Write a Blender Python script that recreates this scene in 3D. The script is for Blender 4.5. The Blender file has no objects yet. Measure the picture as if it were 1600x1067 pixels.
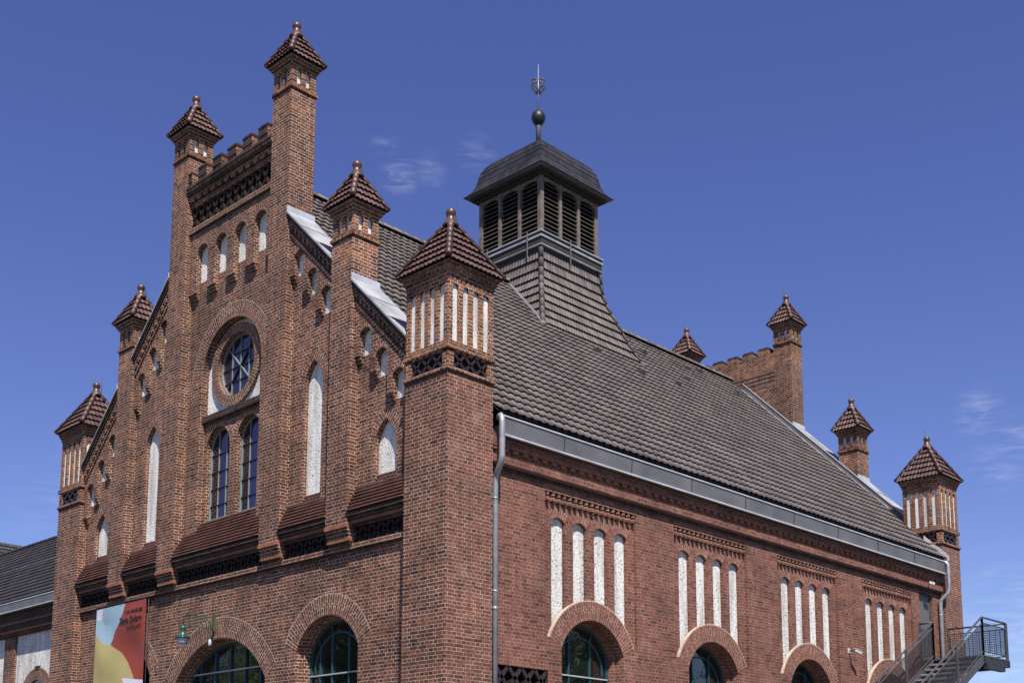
import bpy, bmesh, math, random
from math import sin, cos, pi, sqrt, atan2, radians
from mathutils import Vector, Matrix
from mathutils.geometry import tessellate_polygon
random.seed(7)
C = bpy.context.scene
COL = C.collection

# ------------------------------------------------------------------ camera
cam_d = bpy.data.cameras.new('camera'); cam = bpy.data.objects.new('camera', cam_d); COL.objects.link(cam)
CAMP = Vector((17.6157, -16.3071, 0.3324)); YAW, PIT, ROLL = 0.7703, 0.1499, 0.0023
fw = Vector((-sin(YAW)*cos(PIT), cos(YAW)*cos(PIT), sin(PIT))); rt0 = Vector((cos(YAW), sin(YAW), 0)); up0 = rt0.cross(fw)
rt = cos(ROLL)*rt0 + sin(ROLL)*up0; up = -sin(ROLL)*rt0 + cos(ROLL)*up0
cam.matrix_world = Matrix(((rt.x, up.x, -fw.x, CAMP.x), (rt.y, up.y, -fw.y, CAMP.y), (rt.z, up.z, -fw.z, CAMP.z), (0, 0, 0, 1)))
cam_d.sensor_width = 36; cam_d.lens = 36*1944.15/1600
cam_d.shift_x = (800-798.55)/1600; cam_d.shift_y = (986.24-533.5)/1600
cam_d.clip_start = 0.1; cam_d.clip_end = 5000
C.camera = cam

# ------------------------------------------------------------------ world and sun
SUN_EL, SUN_AZ = radians(57), radians(124)          # azimuth clockwise from +Y
W = bpy.data.worlds.new('World'); C.world = W; W.use_nodes = True
nt = W.node_tree; nt.nodes.clear()
def nn(nt, t, **k):
    n = nt.nodes.new(t)
    for a, b in k.items(): setattr(n, a, b)
    return n
sky = nn(nt, 'ShaderNodeTexSky', sky_type='NISHITA', sun_disc=False)
sky.sun_elevation = SUN_EL; sky.sun_rotation = SUN_AZ; sky.air_density = 0.95; sky.dust_density = 0.12; sky.ozone_density = 3.5; sky.altitude = 300
hs = nn(nt, 'ShaderNodeHueSaturation'); hs.inputs['Hue'].default_value = 0.526; hs.inputs['Saturation'].default_value = 1.12; hs.inputs['Value'].default_value = 1.0
nt.links.new(sky.outputs[0], hs.inputs['Color'])
# faint wisps of cirrus
tc = nn(nt, 'ShaderNodeTexCoord')
mp = nn(nt, 'ShaderNodeMapping'); mp.inputs['Scale'].default_value = (24, 24, 120); mp.inputs['Location'].default_value = (0.35, 0.1, 0.2)
nz = nn(nt, 'ShaderNodeTexNoise'); nz.inputs['Scale'].default_value = 1.4; nz.inputs['Detail'].default_value = 9; nz.inputs['Roughness'].default_value = 0.62; nz.inputs['Distortion'].default_value = 0.5
cr = nn(nt, 'ShaderNodeValToRGB'); cr.color_ramp.elements[0].position = 0.44; cr.color_ramp.elements[1].position = 0.72
cr.color_ramp.elements[1].color = (0.4, 0.4, 0.4, 1)
mx = nn(nt, 'ShaderNodeMix', data_type='RGBA')
nt.links.new(tc.outputs['Generated'], mp.inputs[0]); nt.links.new(mp.outputs[0], nz.inputs[0]); nt.links.new(nz.outputs[0], cr.inputs[0])
acc = None
for cx_, cy_, cz_, sz, am in ((-0.67, 0.553, 0.496, 0.016, 0.35), (-0.67, 0.569, 0.477, 0.020, 0.7), (-0.653, 0.584, 0.483, 0.018, 0.5), (-0.625, 0.606, 0.493, 0.02, 0.4),
        (-0.37, 0.88, 0.299, 0.026, 0.6), (-0.35, 0.893, 0.277, 0.030, 0.6), (-0.364, 0.894, 0.262, 0.03, 0.4), (-0.355, 0.925, 0.123, 0.10, 0.8), (-0.872, 0.433, 0.229, 0.07, 0.3),
        (0.5, 0.8, 0.3, 0.3, 1.0), (-0.5, -0.8, 0.3, 0.3, 1.0)):
    v = nn(nt, 'ShaderNodeVectorMath', operation='DISTANCE'); v.inputs[1].default_value = (cx_, cy_, cz_); nt.links.new(tc.outputs['Generated'], v.inputs[0])
    mr = nn(nt, 'ShaderNodeMapRange', interpolation_type='SMOOTHSTEP'); mr.inputs['From Min'].default_value = 0.0; mr.inputs['From Max'].default_value = sz; mr.inputs['To Min'].default_value = am; mr.inputs['To Max'].default_value = 0.0
    nt.links.new(v.outputs['Value'], mr.inputs['Value'])
    if acc is None: acc = mr.outputs[0]
    else:
        ad = nn(nt, 'ShaderNodeMath', operation='MAXIMUM'); nt.links.new(acc, ad.inputs[0]); nt.links.new(mr.outputs[0], ad.inputs[1]); acc = ad.outputs[0]
mu = nn(nt, 'ShaderNodeMath', operation='MULTIPLY'); nt.links.new(cr.outputs[0], mu.inputs[0]); nt.links.new(acc, mu.inputs[1])
nt.links.new(mu.outputs[0], mx.inputs[0]); nt.links.new(hs.outputs[0], mx.inputs[6]); mx.inputs[7].default_value = (6.5, 6.6, 8.2, 1)
bg = nn(nt, 'ShaderNodeBackground'); bg.inputs['Strength'].default_value = 0.088
wo = nn(nt, 'ShaderNodeOutputWorld')
nt.links.new(mx.outputs[2], bg.inputs['Color']); nt.links.new(bg.outputs[0], wo.inputs[0])
sd = bpy.data.lights.new('sun', 'SUN'); sd.energy = 5.0; sd.angle = radians(0.53); sd.color = (1.0, 0.95, 0.88)
so = bpy.data.objects.new('sun', sd); COL.objects.link(so)
sv = Vector((cos(SUN_EL)*sin(SUN_AZ), cos(SUN_EL)*cos(SUN_AZ), sin(SUN_EL)))
so.rotation_euler = sv.to_track_quat('Z', 'Y').to_euler(); so.location = (40, -40, 60)
C.view_settings.view_transform = 'Standard'; C.view_settings.look = 'None'; C.view_settings.exposure = 0.62; C.view_settings.gamma = 1.0
C.render.engine = 'CYCLES'

# ------------------------------------------------------------------ materials
def mat(name):
    m = bpy.data.materials.new(name); m.use_nodes = True
    return m, m.node_tree, m.node_tree.nodes['Principled BSDF']
def ramp(nt, stops, interp='LINEAR'):
    r = nn(nt, 'ShaderNodeValToRGB'); cr = r.color_ramp; cr.interpolation = interp
    while len(cr.elements) < len(stops): cr.elements.new(0.5)
    for e, (p, c) in zip(cr.elements, stops): e.position = p; e.color = (*c, 1)
    return r
def simple(name, col, rough=0.6, metal=0.0, var=0.25, scale=6.0, bump=0.0, bscale=40.0, spec=0.5):
    m, nt, b = mat(name)
    tc = nn(nt, 'ShaderNodeTexCoord')
    n = nn(nt, 'ShaderNodeTexNoise'); n.inputs['Scale'].default_value = scale; n.inputs['Detail'].default_value = 6
    nt.links.new(tc.outputs['Object'], n.inputs[0])
    r = ramp(nt, [(0.3, tuple(c*(1-var) for c in col)), (0.7, tuple(min(1, c*(1+var)) for c in col))])
    nt.links.new(n.outputs[0], r.inputs[0]); nt.links.new(r.outputs[0], b.inputs['Base Color'])
    b.inputs['Roughness'].default_value = rough; b.inputs['Metallic'].default_value = metal; b.inputs['Specular IOR Level'].default_value = spec
    if bump:
        n2 = nn(nt, 'ShaderNodeTexNoise'); n2.inputs['Scale'].default_value = bscale; n2.inputs['Detail'].default_value = 8
        nt.links.new(tc.outputs['Object'], n2.inputs[0])
        bp = nn(nt, 'ShaderNodeBump'); bp.inputs['Strength'].default_value = bump; bp.inputs['Distance'].default_value = 0.02
        nt.links.new(n2.outputs[0], bp.inputs['Height']); nt.links.new(bp.outputs[0], b.inputs['Normal'])
    return m
def brick(name, stops, mortar, msize=0.0062, soot=0.35, wash=0.0, washcol=(0.42, 0.33, 0.29), bw=0.2583, rh=0.0767, squash=0.5, bumpd=0.008):
    m, nt, b = mat(name); L = nt.links.new
    uv = nn(nt, 'ShaderNodeUVMap'); uv.uv_map = 'UVMap'
    mp = nn(nt, 'ShaderNodeMapping'); mp.inputs['Location'].default_value = (64*bw, 767*rh, 0)
    tc = nn(nt, 'ShaderNodeTexCoord')
    # slight waviness of the courses
    dn = nn(nt, 'ShaderNodeTexNoise'); dn.inputs['Scale'].default_value = 2.2; dn.inputs['Detail'].default_value = 2
    ds = nn(nt, 'ShaderNodeVectorMath', operation='MULTIPLY_ADD'); ds.inputs[1].default_value = (0.022, 0.022, 0); 
    L(tc.outputs['Object'], dn.inputs[0]); L(uv.outputs[0], mp.inputs[0]); L(dn.outputs['Color'], ds.inputs[0]); L(mp.outputs[0], ds.inputs[2])
    def bk(c1, c2, mo):
        t = nn(nt, 'ShaderNodeTexBrick'); t.offset = 0.5; t.offset_frequency = 2; t.squash = squash; t.squash_frequency = 2
        t.inputs['Color1'].default_value = c1; t.inputs['Color2'].default_value = c2; t.inputs['Mortar'].default_value = mo
        t.inputs['Scale'].default_value = 1; t.inputs['Mortar Size'].default_value = msize; t.inputs['Mortar Smooth'].default_value = 0.15; t.inputs['Bias'].default_value = 0
        t.inputs['Brick Width'].default_value = bw; t.inputs['Row Height'].default_value = rh
        L(ds.outputs[0], t.inputs['Vector']); return t
    t = bk((0, 0, 0, 1), (1, 1, 1, 1), (0.5, 0.5, 0.5, 1))
    nc = nn(nt, 'ShaderNodeTexNoise'); nc.inputs['Scale'].default_value = 1.7; nc.inputs['Detail'].default_value = 4; nc.inputs['Roughness'].default_value = 0.7
    L(tc.outputs['Object'], nc.inputs[0])
    ncr = nn(nt, 'ShaderNodeMapRange'); ncr.inputs['From Min'].default_value = 0.28; ncr.inputs['From Max'].default_value = 0.45; ncr.inputs['To Min'].default_value = -0.36; ncr.inputs['To Max'].default_value = 0.0
    L(nc.outputs[0], ncr.inputs['Value'])
    sm = nn(nt, 'ShaderNodeMath', operation='ADD'); L(t.outputs['Color'], sm.inputs[0]); L(ncr.outputs[0], sm.inputs[1])
    r = ramp(nt, stops); L(sm.outputs[0], r.inputs[0])
    # fine mottling in each brick
    n1 = nn(nt, 'ShaderNodeTexNoise'); n1.inputs['Scale'].default_value = 28; n1.inputs['Detail'].default_value = 5
    L(tc.outputs['Object'], n1.inputs[0])
    r1 = ramp(nt, [(0.25, (0.68,)*3), (0.75, (1.25,)*3)]); L(n1.outputs[0], r1.inputs[0])
    m1 = nn(nt, 'ShaderNodeMix', data_type='RGBA', blend_type='MULTIPLY'); m1.inputs[0].default_value = 1
    L(r.outputs[0], m1.inputs[6]); L(r1.outputs[0], m1.inputs[7])
    # mortar
    m2 = nn(nt, 'ShaderNodeMix', data_type='RGBA')
    n3 = nn(nt, 'ShaderNodeTexNoise'); n3.inputs['Scale'].default_value = 7; n3.inputs['Detail'].default_value = 6
    L(tc.outputs['Object'], n3.inputs[0])
    rm = ramp(nt, [(0.32, tuple(c*0.35 for c in mortar)), (0.62, mortar)]); L(n3.outputs[0], rm.inputs[0])
    L(t.outputs['Fac'], m2.inputs[0]); L(m1.outputs[2], m2.inputs[6]); L(rm.outputs[0], m2.inputs[7])
    # patches of grime and of lime bloom
    n2 = nn(nt, 'ShaderNodeTexNoise'); n2.inputs['Scale'].default_value = 0.75; n2.inputs['Detail'].default_value = 8; n2.inputs['Roughness'].default_value = 0.65
    L(tc.outputs['Object'], n2.inputs[0])
    r2 = ramp(nt, [(0.36, (1-soot,)*3), (0.62, (1.08,)*3)]); L(n2.outputs[0], r2.inputs[0])
    m3 = nn(nt, 'ShaderNodeMix', data_type='RGBA', blend_type='MULTIPLY'); m3.inputs[0].default_value = 1
    L(m2.outputs[2], m3.inputs[6]); L(r2.outputs[0], m3.inputs[7])
    out = m3.outputs[2]
    if wash:
        n4 = nn(nt, 'ShaderNodeTexNoise'); n4.inputs['Scale'].default_value = 1.1; n4.inputs['Detail'].default_value = 9; n4.inputs['Roughness'].default_value = 0.7
        L(tc.outputs['Object'], n4.inputs[0])
        r4 = ramp(nt, [(0.56, (0, 0, 0)), (0.74, (wash,)*3)]); L(n4.outputs[0], r4.inputs[0])
        m4 = nn(nt, 'ShaderNodeMix', data_type='RGBA'); L(r4.outputs[0], m4.inputs[0]); L(out, m4.inputs[6]); m4.inputs[7].default_value = (*washcol, 1)
        out = m4.outputs[2]
    L(out, b.inputs['Base Color'])
    b.inputs['Roughness'].default_value = 0.82; b.inputs['Specular IOR Level'].default_value = 0.3
    hm = nn(nt, 'ShaderNodeMath', operation='MULTIPLY_ADD'); hm.inputs[1].default_value = 0.35
    inv = nn(nt, 'ShaderNodeMath', operation='SUBTRACT'); inv.inputs[0].default_value = 1; L(t.outputs['Fac'], inv.inputs[1])
    L(n1.outputs[0], hm.inputs[0]); L(inv.outputs[0], hm.inputs[2])
    hm2 = nn(nt, 'ShaderNodeMath', operation='MULTIPLY_ADD'); hm2.inputs[1].default_value = 0.5; L(t.outputs['Color'], hm2.inputs[0]); L(hm.outputs[0], hm2.inputs[2])
    bp = nn(nt, 'ShaderNodeBump'); bp.inputs['Strength'].default_value = 0.9; bp.inputs['Distance'].default_value = bumpd
    L(hm2.outputs[0], bp.inputs['Height']); L(bp.outputs[0], b.inputs['Normal'])
    return m
def plaster(name, col=(0.78, 0.76, 0.72), scale=26, strength=1.0, dark=0.33):
    m, nt, b = mat(name); L = nt.links.new
    tc = nn(nt, 'ShaderNodeTexCoord')
    n = nn(nt, 'ShaderNodeTexNoise'); n.inputs['Scale'].default_value = scale; n.inputs['Detail'].default_value = 3; n.inputs['Roughness'].default_value = 0.6; n.inputs['Distortion'].default_value = 0.8
    L(tc.outputs['Object'], n.inputs[0])
    r = ramp(nt, [(dark, (0.05, 0.05, 0.055)), (dark+0.09, tuple(c*0.82 for c in col)), (0.55, col)]); L(n.outputs[0], r.inputs[0])  # dark flecks put the shade in the render's hollows into the colour
    n2 = nn(nt, 'ShaderNodeTexNoise'); n2.inputs['Scale'].default_value = 1.0; n2.inputs['Detail'].default_value = 7
    mp2 = nn(nt, 'ShaderNodeMapping'); mp2.inputs['Scale'].default_value = (5, 5, 0.7); L(tc.outputs['Object'], mp2.inputs[0]); L(mp2.outputs[0], n2.inputs[0])
    r2 = ramp(nt, [(0.33, (0.66, 0.64, 0.60)), (0.58, (1, 1, 1))]); L(n2.outputs[0], r2.inputs[0])
    mm = nn(nt, 'ShaderNodeMix', data_type='RGBA', blend_type='MULTIPLY'); mm.inputs[0].default_value = 1; L(r.outputs[0], mm.inputs[6]); L(r2.outputs[0], mm.inputs[7])
    L(mm.outputs[2], b.inputs['Base Color']); b.inputs['Roughness'].default_value = 0.9; b.inputs['Specular IOR Level'].default_value = 0.2
    bp = nn(nt, 'ShaderNodeBump'); bp.inputs['Strength'].default_value = strength; bp.inputs['Distance'].default_value = 0.025
    L(n.outputs[0], bp.inputs['Height']); L(bp.outputs[0], b.inputs['Normal'])
    return m
def tile(name, c0, c1, rough=0.55, spec=0.5, coat=0.0):
    # colour per tile from the tile number kept in the UV map
    m, nt, b = mat(name); L = nt.links.new
    uv = nn(nt, 'ShaderNodeUVMap'); uv.uv_map = 'UVMap'
    fl = nn(nt, 'ShaderNodeVectorMath', operation='FLOOR'); L(uv.outputs[0], fl.inputs[0])
    wn = nn(nt, 'ShaderNodeTexWhiteNoise', noise_dimensions='2D'); L(fl.outputs[0], wn.inputs['Vector'])
    tc = nn(nt, 'ShaderNodeTexCoord'); n = nn(nt, 'ShaderNodeTexNoise'); n.inputs['Scale'].default_value = 1.2; n.inputs['Detail'].default_value = 8
    L(tc.outputs['Object'], n.inputs[0])
    ad = nn(nt, 'ShaderNodeMath', operation='ADD'); L(wn.outputs['Value'], ad.inputs[0]); L(n.outputs[0], ad.inputs[1])
    r = ramp(nt, [(0.25, c0), (1.0, c1)]); 
    hv = nn(nt, 'ShaderNodeMath', operation='MULTIPLY'); hv.inputs[1].default_value = 0.66; L(ad.outputs[0], hv.inputs[0]); L(hv.outputs[0], r.inputs[0])
    n2 = nn(nt, 'ShaderNodeTexNoise'); n2.inputs['Scale'].default_value = 30; n2.inputs['Detail'].default_value = 6; L(tc.outputs['Object'], n2.inputs[0])
    r2 = ramp(nt, [(0.3, (0.75,)*3), (0.72, (1.2,)*3)]); L(n2.outputs[0], r2.inputs[0])
    mm = nn(nt, 'ShaderNodeMix', data_type='RGBA', blend_type='MULTIPLY'); mm.inputs[0].default_value = 1; L(r.outputs[0], mm.inputs[6]); L(r2.outputs[0], mm.inputs[7])
    L(mm.outputs[2], b.inputs['Base Color']); b.inputs['Roughness'].default_value = rough; b.inputs['Specular IOR Level'].default_value = spec
    if coat: b.inputs['Coat Weight'].default_value = coat; b.inputs['Coat Roughness'].default_value = 0.12
    return m
def glass(name, base, tint, fac, rough=0.015):
    m, nt, b = mat(name); L = nt.links.new
    b.inputs['Base Color'].default_value = (*base, 1); b.inputs['Roughness'].default_value = 0.1
    g = nn(nt, 'ShaderNodeBsdfGlossy'); g.inputs['Color'].default_value = (*tint, 1); g.inputs['Roughness'].default_value = rough
    tc = nn(nt, 'ShaderNodeTexCoord'); n = nn(nt, 'ShaderNodeTexNoise'); n.inputs['Scale'].default_value = 1.5; L(tc.outputs['Object'], n.inputs[0])
    bp = nn(nt, 'ShaderNodeBump'); bp.inputs['Strength'].default_value = 0.25; bp.inputs['Distance'].default_value = 0.02; L(n.outputs[0], bp.inputs['Height']); L(bp.outputs[0], g.inputs['Normal'])
    ms = nn(nt, 'ShaderNodeMixShader'); ms.inputs[0].default_value = fac
    L(b.outputs[0], ms.inputs[1]); L(g.outputs[0], ms.inputs[2]); L(ms.outputs[0], nt.nodes['Material Output'].inputs['Surface'])
    return m
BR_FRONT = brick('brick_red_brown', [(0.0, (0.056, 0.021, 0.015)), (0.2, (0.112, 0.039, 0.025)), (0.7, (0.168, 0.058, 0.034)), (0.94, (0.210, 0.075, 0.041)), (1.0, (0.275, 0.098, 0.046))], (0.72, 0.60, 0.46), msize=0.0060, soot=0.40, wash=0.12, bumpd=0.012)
BR_TOWER_LIT = brick('brick_red_sunlit_bloom', [(0.0, (0.088, 0.032, 0.023)), (0.2, (0.148, 0.053, 0.035)), (0.8, (0.195, 0.072, 0.047)), (1.0, (0.24, 0.090, 0.054))], (0.62, 0.50, 0.385), msize=0.0052, soot=0.28, wash=0.5, washcol=(0.40, 0.27, 0.21), bumpd=0.012)  # lime bloom, plus the sunlit tone of the tower's right face in the colour
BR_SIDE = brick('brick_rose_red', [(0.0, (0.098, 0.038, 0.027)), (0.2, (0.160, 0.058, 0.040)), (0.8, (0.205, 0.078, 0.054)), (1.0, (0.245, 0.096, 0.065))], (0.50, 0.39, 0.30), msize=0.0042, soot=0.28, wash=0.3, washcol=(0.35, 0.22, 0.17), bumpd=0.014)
BR_HEAD = brick('brick_orange', [(0.0, (0.060, 0.024, 0.017)), (0.3, (0.165, 0.055, 0.027)), (0.7, (0.235, 0.080, 0.036)), (1.0, (0.32, 0.115, 0.045))], (0.68, 0.58, 0.47), msize=0.0064, soot=0.45, wash=0.2, bumpd=0.012)
BR_DARK = brick('brick_sooty_and_shaded', [(0.0, (0.020, 0.012, 0.011)), (0.6, (0.050, 0.022, 0.017)), (1.0, (0.09, 0.038, 0.027))], (0.18, 0.15, 0.13), soot=0.4)  # soot on the battlements; under ledges and cornices its dark paints shade
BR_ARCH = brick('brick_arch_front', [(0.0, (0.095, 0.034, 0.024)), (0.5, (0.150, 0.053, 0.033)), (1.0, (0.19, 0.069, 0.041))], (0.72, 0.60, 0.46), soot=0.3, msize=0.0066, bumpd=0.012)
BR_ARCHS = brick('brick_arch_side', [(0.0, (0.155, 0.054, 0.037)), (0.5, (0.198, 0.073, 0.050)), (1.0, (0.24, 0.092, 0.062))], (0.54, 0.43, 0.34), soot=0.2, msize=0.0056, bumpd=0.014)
PLASTER = plaster('rough_white_render', (0.76, 0.745, 0.71), 21, 1.0); PLASTER_G = plaster('gable_white_render', (0.80, 0.79, 0.76), 24, 0.9, 0.31); PLASTER_F = plaster('fine_white_render', (0.82, 0.80, 0.75), 42, 0.6)
ROOF = tile('grey_brown_pantile', (0.074, 0.061, 0.057), (0.148, 0.124, 0.117), 0.65, 0.28)
TILE_R = tile('glazed_oxblood_tile', (0.045, 0.022, 0.020), (0.122, 0.062, 0.052), 0.5, 0.4, coat=0.05)
ROOF_D = tile('dark_pantile', (0.022, 0.020, 0.020), (0.055, 0.048, 0.046), 0.6)
GLAZE = simple('brown_glazed_ceramic', (0.080, 0.038, 0.028), 0.38, 0, 0.3, 9)
DKMATT = simple('shaded_frieze_brick', (0.022, 0.014, 0.013), 0.8, 0, 0.5, 14, spec=0.2)  # dark matt brick with the shade of the deep recess in its colour
DKGLAZE = simple('black_glazed_brick', (0.030, 0.020, 0.019), 0.30, 0, 0.5, 14, spec=0.45)
SLATE = tile('slate', (0.014, 0.013, 0.015), (0.036, 0.034, 0.038), 0.55, 0.35)
WOOD = simple('grey_weathered_wood', (0.15, 0.118, 0.10), 0.85, 0, 0.35, 5, 0.6, 60)
LOUV = simple('weathered_louvre_wood', (0.085, 0.068, 0.058), 0.8, 0, 0.35, 8, 0.4, 50)
WOOD_D = simple('dark_stained_wood', (0.028, 0.022, 0.020), 0.8, 0, 0.35, 8, 0.4, 50)
ZINC = simple('zinc_sheet', (0.58, 0.58, 0.60), 0.45, 0.35, 0.16, 2.5)
ZINC_L = simple('pale_weathered_zinc', (0.29, 0.29, 0.305), 0.65, 0.15, 0.4, 1.6)
ZINC_D = simple('lead_grey_sheet', (0.135, 0.13, 0.135), 0.55, 0.1, 0.22, 1.2)
PIPE = simple('galvanised_pipe', (0.34, 0.34, 0.36), 0.45, 0.45, 0.2, 5)
STEEL = simple('grey_steel', (0.085, 0.085, 0.09), 0.55, 0.3, 0.2, 5)
STEEL_D = simple('dark_steel', (0.045, 0.045, 0.05), 0.55, 0.4, 0.2, 5)
IRON = simple('black_iron', (0.009, 0.009, 0.010), 0.5, 0.0, 0.2, 8)
FRAME_P = simple('pale_green_frame', (0.19, 0.24, 0.22), 0.5, 0, 0.12, 5)
FRAME_T = simple('teal_frame', (0.022, 0.065, 0.07), 0.4, 0, 0.2, 5)
FRAME_W = simple('lit_window_bar', (0.35, 0.42, 0.44), 0.4, 0, 0.1, 5)  # pale transom colour stands for the light falling on the bar
GLASS_U = glass('sky_tinted_window_glass', (0.012, 0.010, 0.022), (0.62, 0.42, 0.62), 0.15)  # violet of the reflected sky is put into the glass and gloss colours
GLASS_L = glass('dark_window_glass', (0.006, 0.008, 0.007), (0.85, 0.9, 0.88), 0.10)
SILL = simple('terracotta_sill', (0.175, 0.082, 0.060), 0.7, 0, 0.35, 3, 0.4, 30)
SILL_O = simple('orange_moulded_brick', (0.25, 0.092, 0.045), 0.75, 0, 0.3, 6, 0.3, 40)
CEMENT = simple('sandy_cement', (0.42, 0.34, 0.26), 0.9, 0, 0.2, 8, 0.4, 40)
MORTAR = simple('lime_mortar', (0.40, 0.31, 0.235), 0.9, 0, 0.25, 9)
DARKV = simple('dark_interior_and_shade', (0.008, 0.008, 0.009), 0.9)  # interiors, and near-black sheets painting shade in friezes and sill gaps
DOOR_M = simple('grey_painted_steel', (0.11, 0.11, 0.11), 0.5, 0, 0.1, 3)
LAMP_G = simple('green_enamel', (0.022, 0.075, 0.055), 0.3, 0, 0.2, 6)
LAMP_Y = simple('green_flaking_iron', (0.065, 0.085, 0.035), 0.6, 0, 0.4, 20)
LAMP_GL = simple('lamp_glass', (0.42, 0.42, 0.50), 0.12, 0, 0.1, 5)
WHITE_P = simple('white_plastic', (0.55, 0.55, 0.55), 0.35, 0, 0.05, 4)
MOSS = simple('grass_and_gravel', (0.055, 0.07, 0.03), 0.95, 0, 0.5, 0.6, 0.5, 5)
PAVE = simple('pale_paving', (0.085, 0.08, 0.075), 0.9, 0, 0.2, 0.5, 0.3, 8)

# ------------------------------------------------------------------ mesh builder
class MB:
    def __init__(s): s.v = []; s.f = []; s.uv = []; s.mi = []; s.mats = []; s.sm = []
    def m(s, mt):
        if mt not in s.mats: s.mats.append(mt)
        return s.mats.index(mt)
    def face(s, pts, mt, uv=None, smooth=False):
        n = len(s.v); s.v += [tuple(p) for p in pts]; s.f.append(tuple(range(n, n+len(pts)))); s.uv.append(uv); s.mi.append(s.m(mt)); s.sm.append(smooth)
    def box(s, a, b, mt):
        x0, x1 = sorted((a[0], b[0])); y0, y1 = sorted((a[1], b[1])); z0, z1 = sorted((a[2], b[2]))
        P = [(x0,y0,z0),(x1,y0,z0),(x1,y1,z0),(x0,y1,z0),(x0,y0,z1),(x1,y0,z1),(x1,y1,z1),(x0,y1,z1)]
        for q in ((0,3,2,1),(4,5,6,7),(0,1,5,4),(1,2,6,5),(2,3,7,6),(3,0,4,7)): s.face([P[i] for i in q], mt)
    def hexa(s, lo, hi, mt):          # two matching quads joined
        s.face(lo[::-1], mt); s.face(hi, mt)
        n = len(lo)
        for i in range(n): s.face([lo[i], lo[(i+1) % n], hi[(i+1) % n], hi[i]], mt)
    def bar(s, p, q, w, h, mt, upv=(0,0,1)):
        p, q = Vector(p), Vector(q); d = (q-p).normalized(); u = Vector(upv)
        if abs(d.dot(u)) > 0.98: u = Vector((1,0,0))
        a = d.cross(u).normalized(); b = a.cross(d)
        R = [(-1,-1),(1,-1),(1,1),(-1,1)]
        s.hexa([p+a*(i*w/2)+b*(j*h/2) for i, j in R], [q+a*(i*w/2)+b*(j*h/2) for i, j in R], mt)
    def tube(s, pts, r, mt, n=8, cap=True):
        pts = [Vector(p) for p in pts]; rings = []; prev = None
        for i, p in enumerate(pts):
            d = (pts[min(i+1, len(pts)-1)]-pts[max(i-1, 0)]).normalized()
            if prev is None:
                u = Vector((0,0,1)) if abs(d.z) < 0.95 else Vector((1,0,0))
                a = d.cross(u).normalized()
            else: a = (prev - d*prev.dot(d)).normalized()
            prev = a; b = d.cross(a); rr = r[i] if isinstance(r, (list, tuple)) else r
            rings.append([p + a*(rr*cos(2*pi*k/n)) + b*(rr*sin(2*pi*k/n)) for k in range(n)])
        for A, B in zip(rings, rings[1:]):
            for k in range(n): s.face([A[k], A[(k+1) % n], B[(k+1) % n], B[k]], mt, smooth=True)
        if cap: s.face(rings[0][::-1], mt); s.face(rings[-1], mt)
    def lathe(s, c, prof, mt, n=14):
        c = Vector(c); R = [[c+Vector((r*cos(2*pi*k/n), r*sin(2*pi*k/n), z)) for k in range(n)] for r, z in prof]
        for A, B in zip(R, R[1:]):
            for k in range(n): s.face([A[k], A[(k+1) % n], B[(k+1) % n], B[k]], mt, smooth=True)
        s.face(R[0][::-1], mt); s.face(R[-1], mt)
    def poly(s, M, loops, d, mt):     # flat polygon with holes
        pts = [p for l in loops for p in l]
        for tri in tessellate_polygon([[Vector((a, b, 0)) for a, b in l] for l in loops]):
            s.face([M(*pts[i], d) for i in tri], mt)
    def walls(s, M, loop, d0, d1, mt, closed=True):
        n = len(loop)
        for i in range(n if closed else n-1):
            a, b = loop[i], loop[(i+1) % n]
            s.face([M(*a, d0), M(*b, d0), M(*b, d1), M(*a, d1)], mt)
    def plate(s, M, outer, holes, d0, d1, mt, edge=True, mt_edge=None, hd=None):
        s.poly(M, [outer]+holes, d0, mt)
        if edge: s.walls(M, outer, d0, d1, mt_edge or mt)
        for h in holes: s.walls(M, h, d0, hd if hd is not None else d1, mt_edge or mt)
    def build(s, name, parent=None, weld=False):
        me = bpy.data.meshes.new(name); me.from_pydata(s.v, [], s.f)
        for m_ in s.mats: me.materials.append(m_)
        me.polygons.foreach_set('material_index', s.mi)
        me.polygons.foreach_set('use_smooth', s.sm)
        ul = me.uv_layers.new(name='UVMap').data
        for p, uv in zip(me.polygons, s.uv):
            if uv is None:
                n = p.normal; ax = (abs(n.x), abs(n.y), abs(n.z)*0.999); k = ax.index(max(ax))
                for li in p.loop_indices:
                    c = me.vertices[me.loops[li].vertex_index].co
                    ul[li].uv = (c.y, c.z) if k == 0 else ((c.x, c.z) if k == 1 else (c.x, c.y))
            else:
                for li, q in zip(p.loop_indices, uv): ul[li].uv = q
        bm = bmesh.new(); bm.from_mesh(me)
        bmesh.ops.remove_doubles(bm, verts=bm.verts, dist=1e-5)
        bmesh.ops.recalc_face_normals(bm, faces=bm.faces); bm.to_mesh(me); bm.free()
        o = bpy.data.objects.new(name, me); COL.objects.link(o)
        if parent: o.parent = parent
        return o
def thing(name, label, cat, loc=(0,0,0), group=None):
    o = bpy.data.objects.new(name, None); COL.objects.link(o); o.location = loc; o['label'] = label; o['category'] = cat; o.empty_display_size = 0.3
    if group: o['group'] = group
    return o
def tag(o, label, cat, group=None):
    o['label'] = label; o['category'] = cat
    if group: o['group'] = group
    return o
def structure(o): o['kind'] = 'structure'; return o

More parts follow.
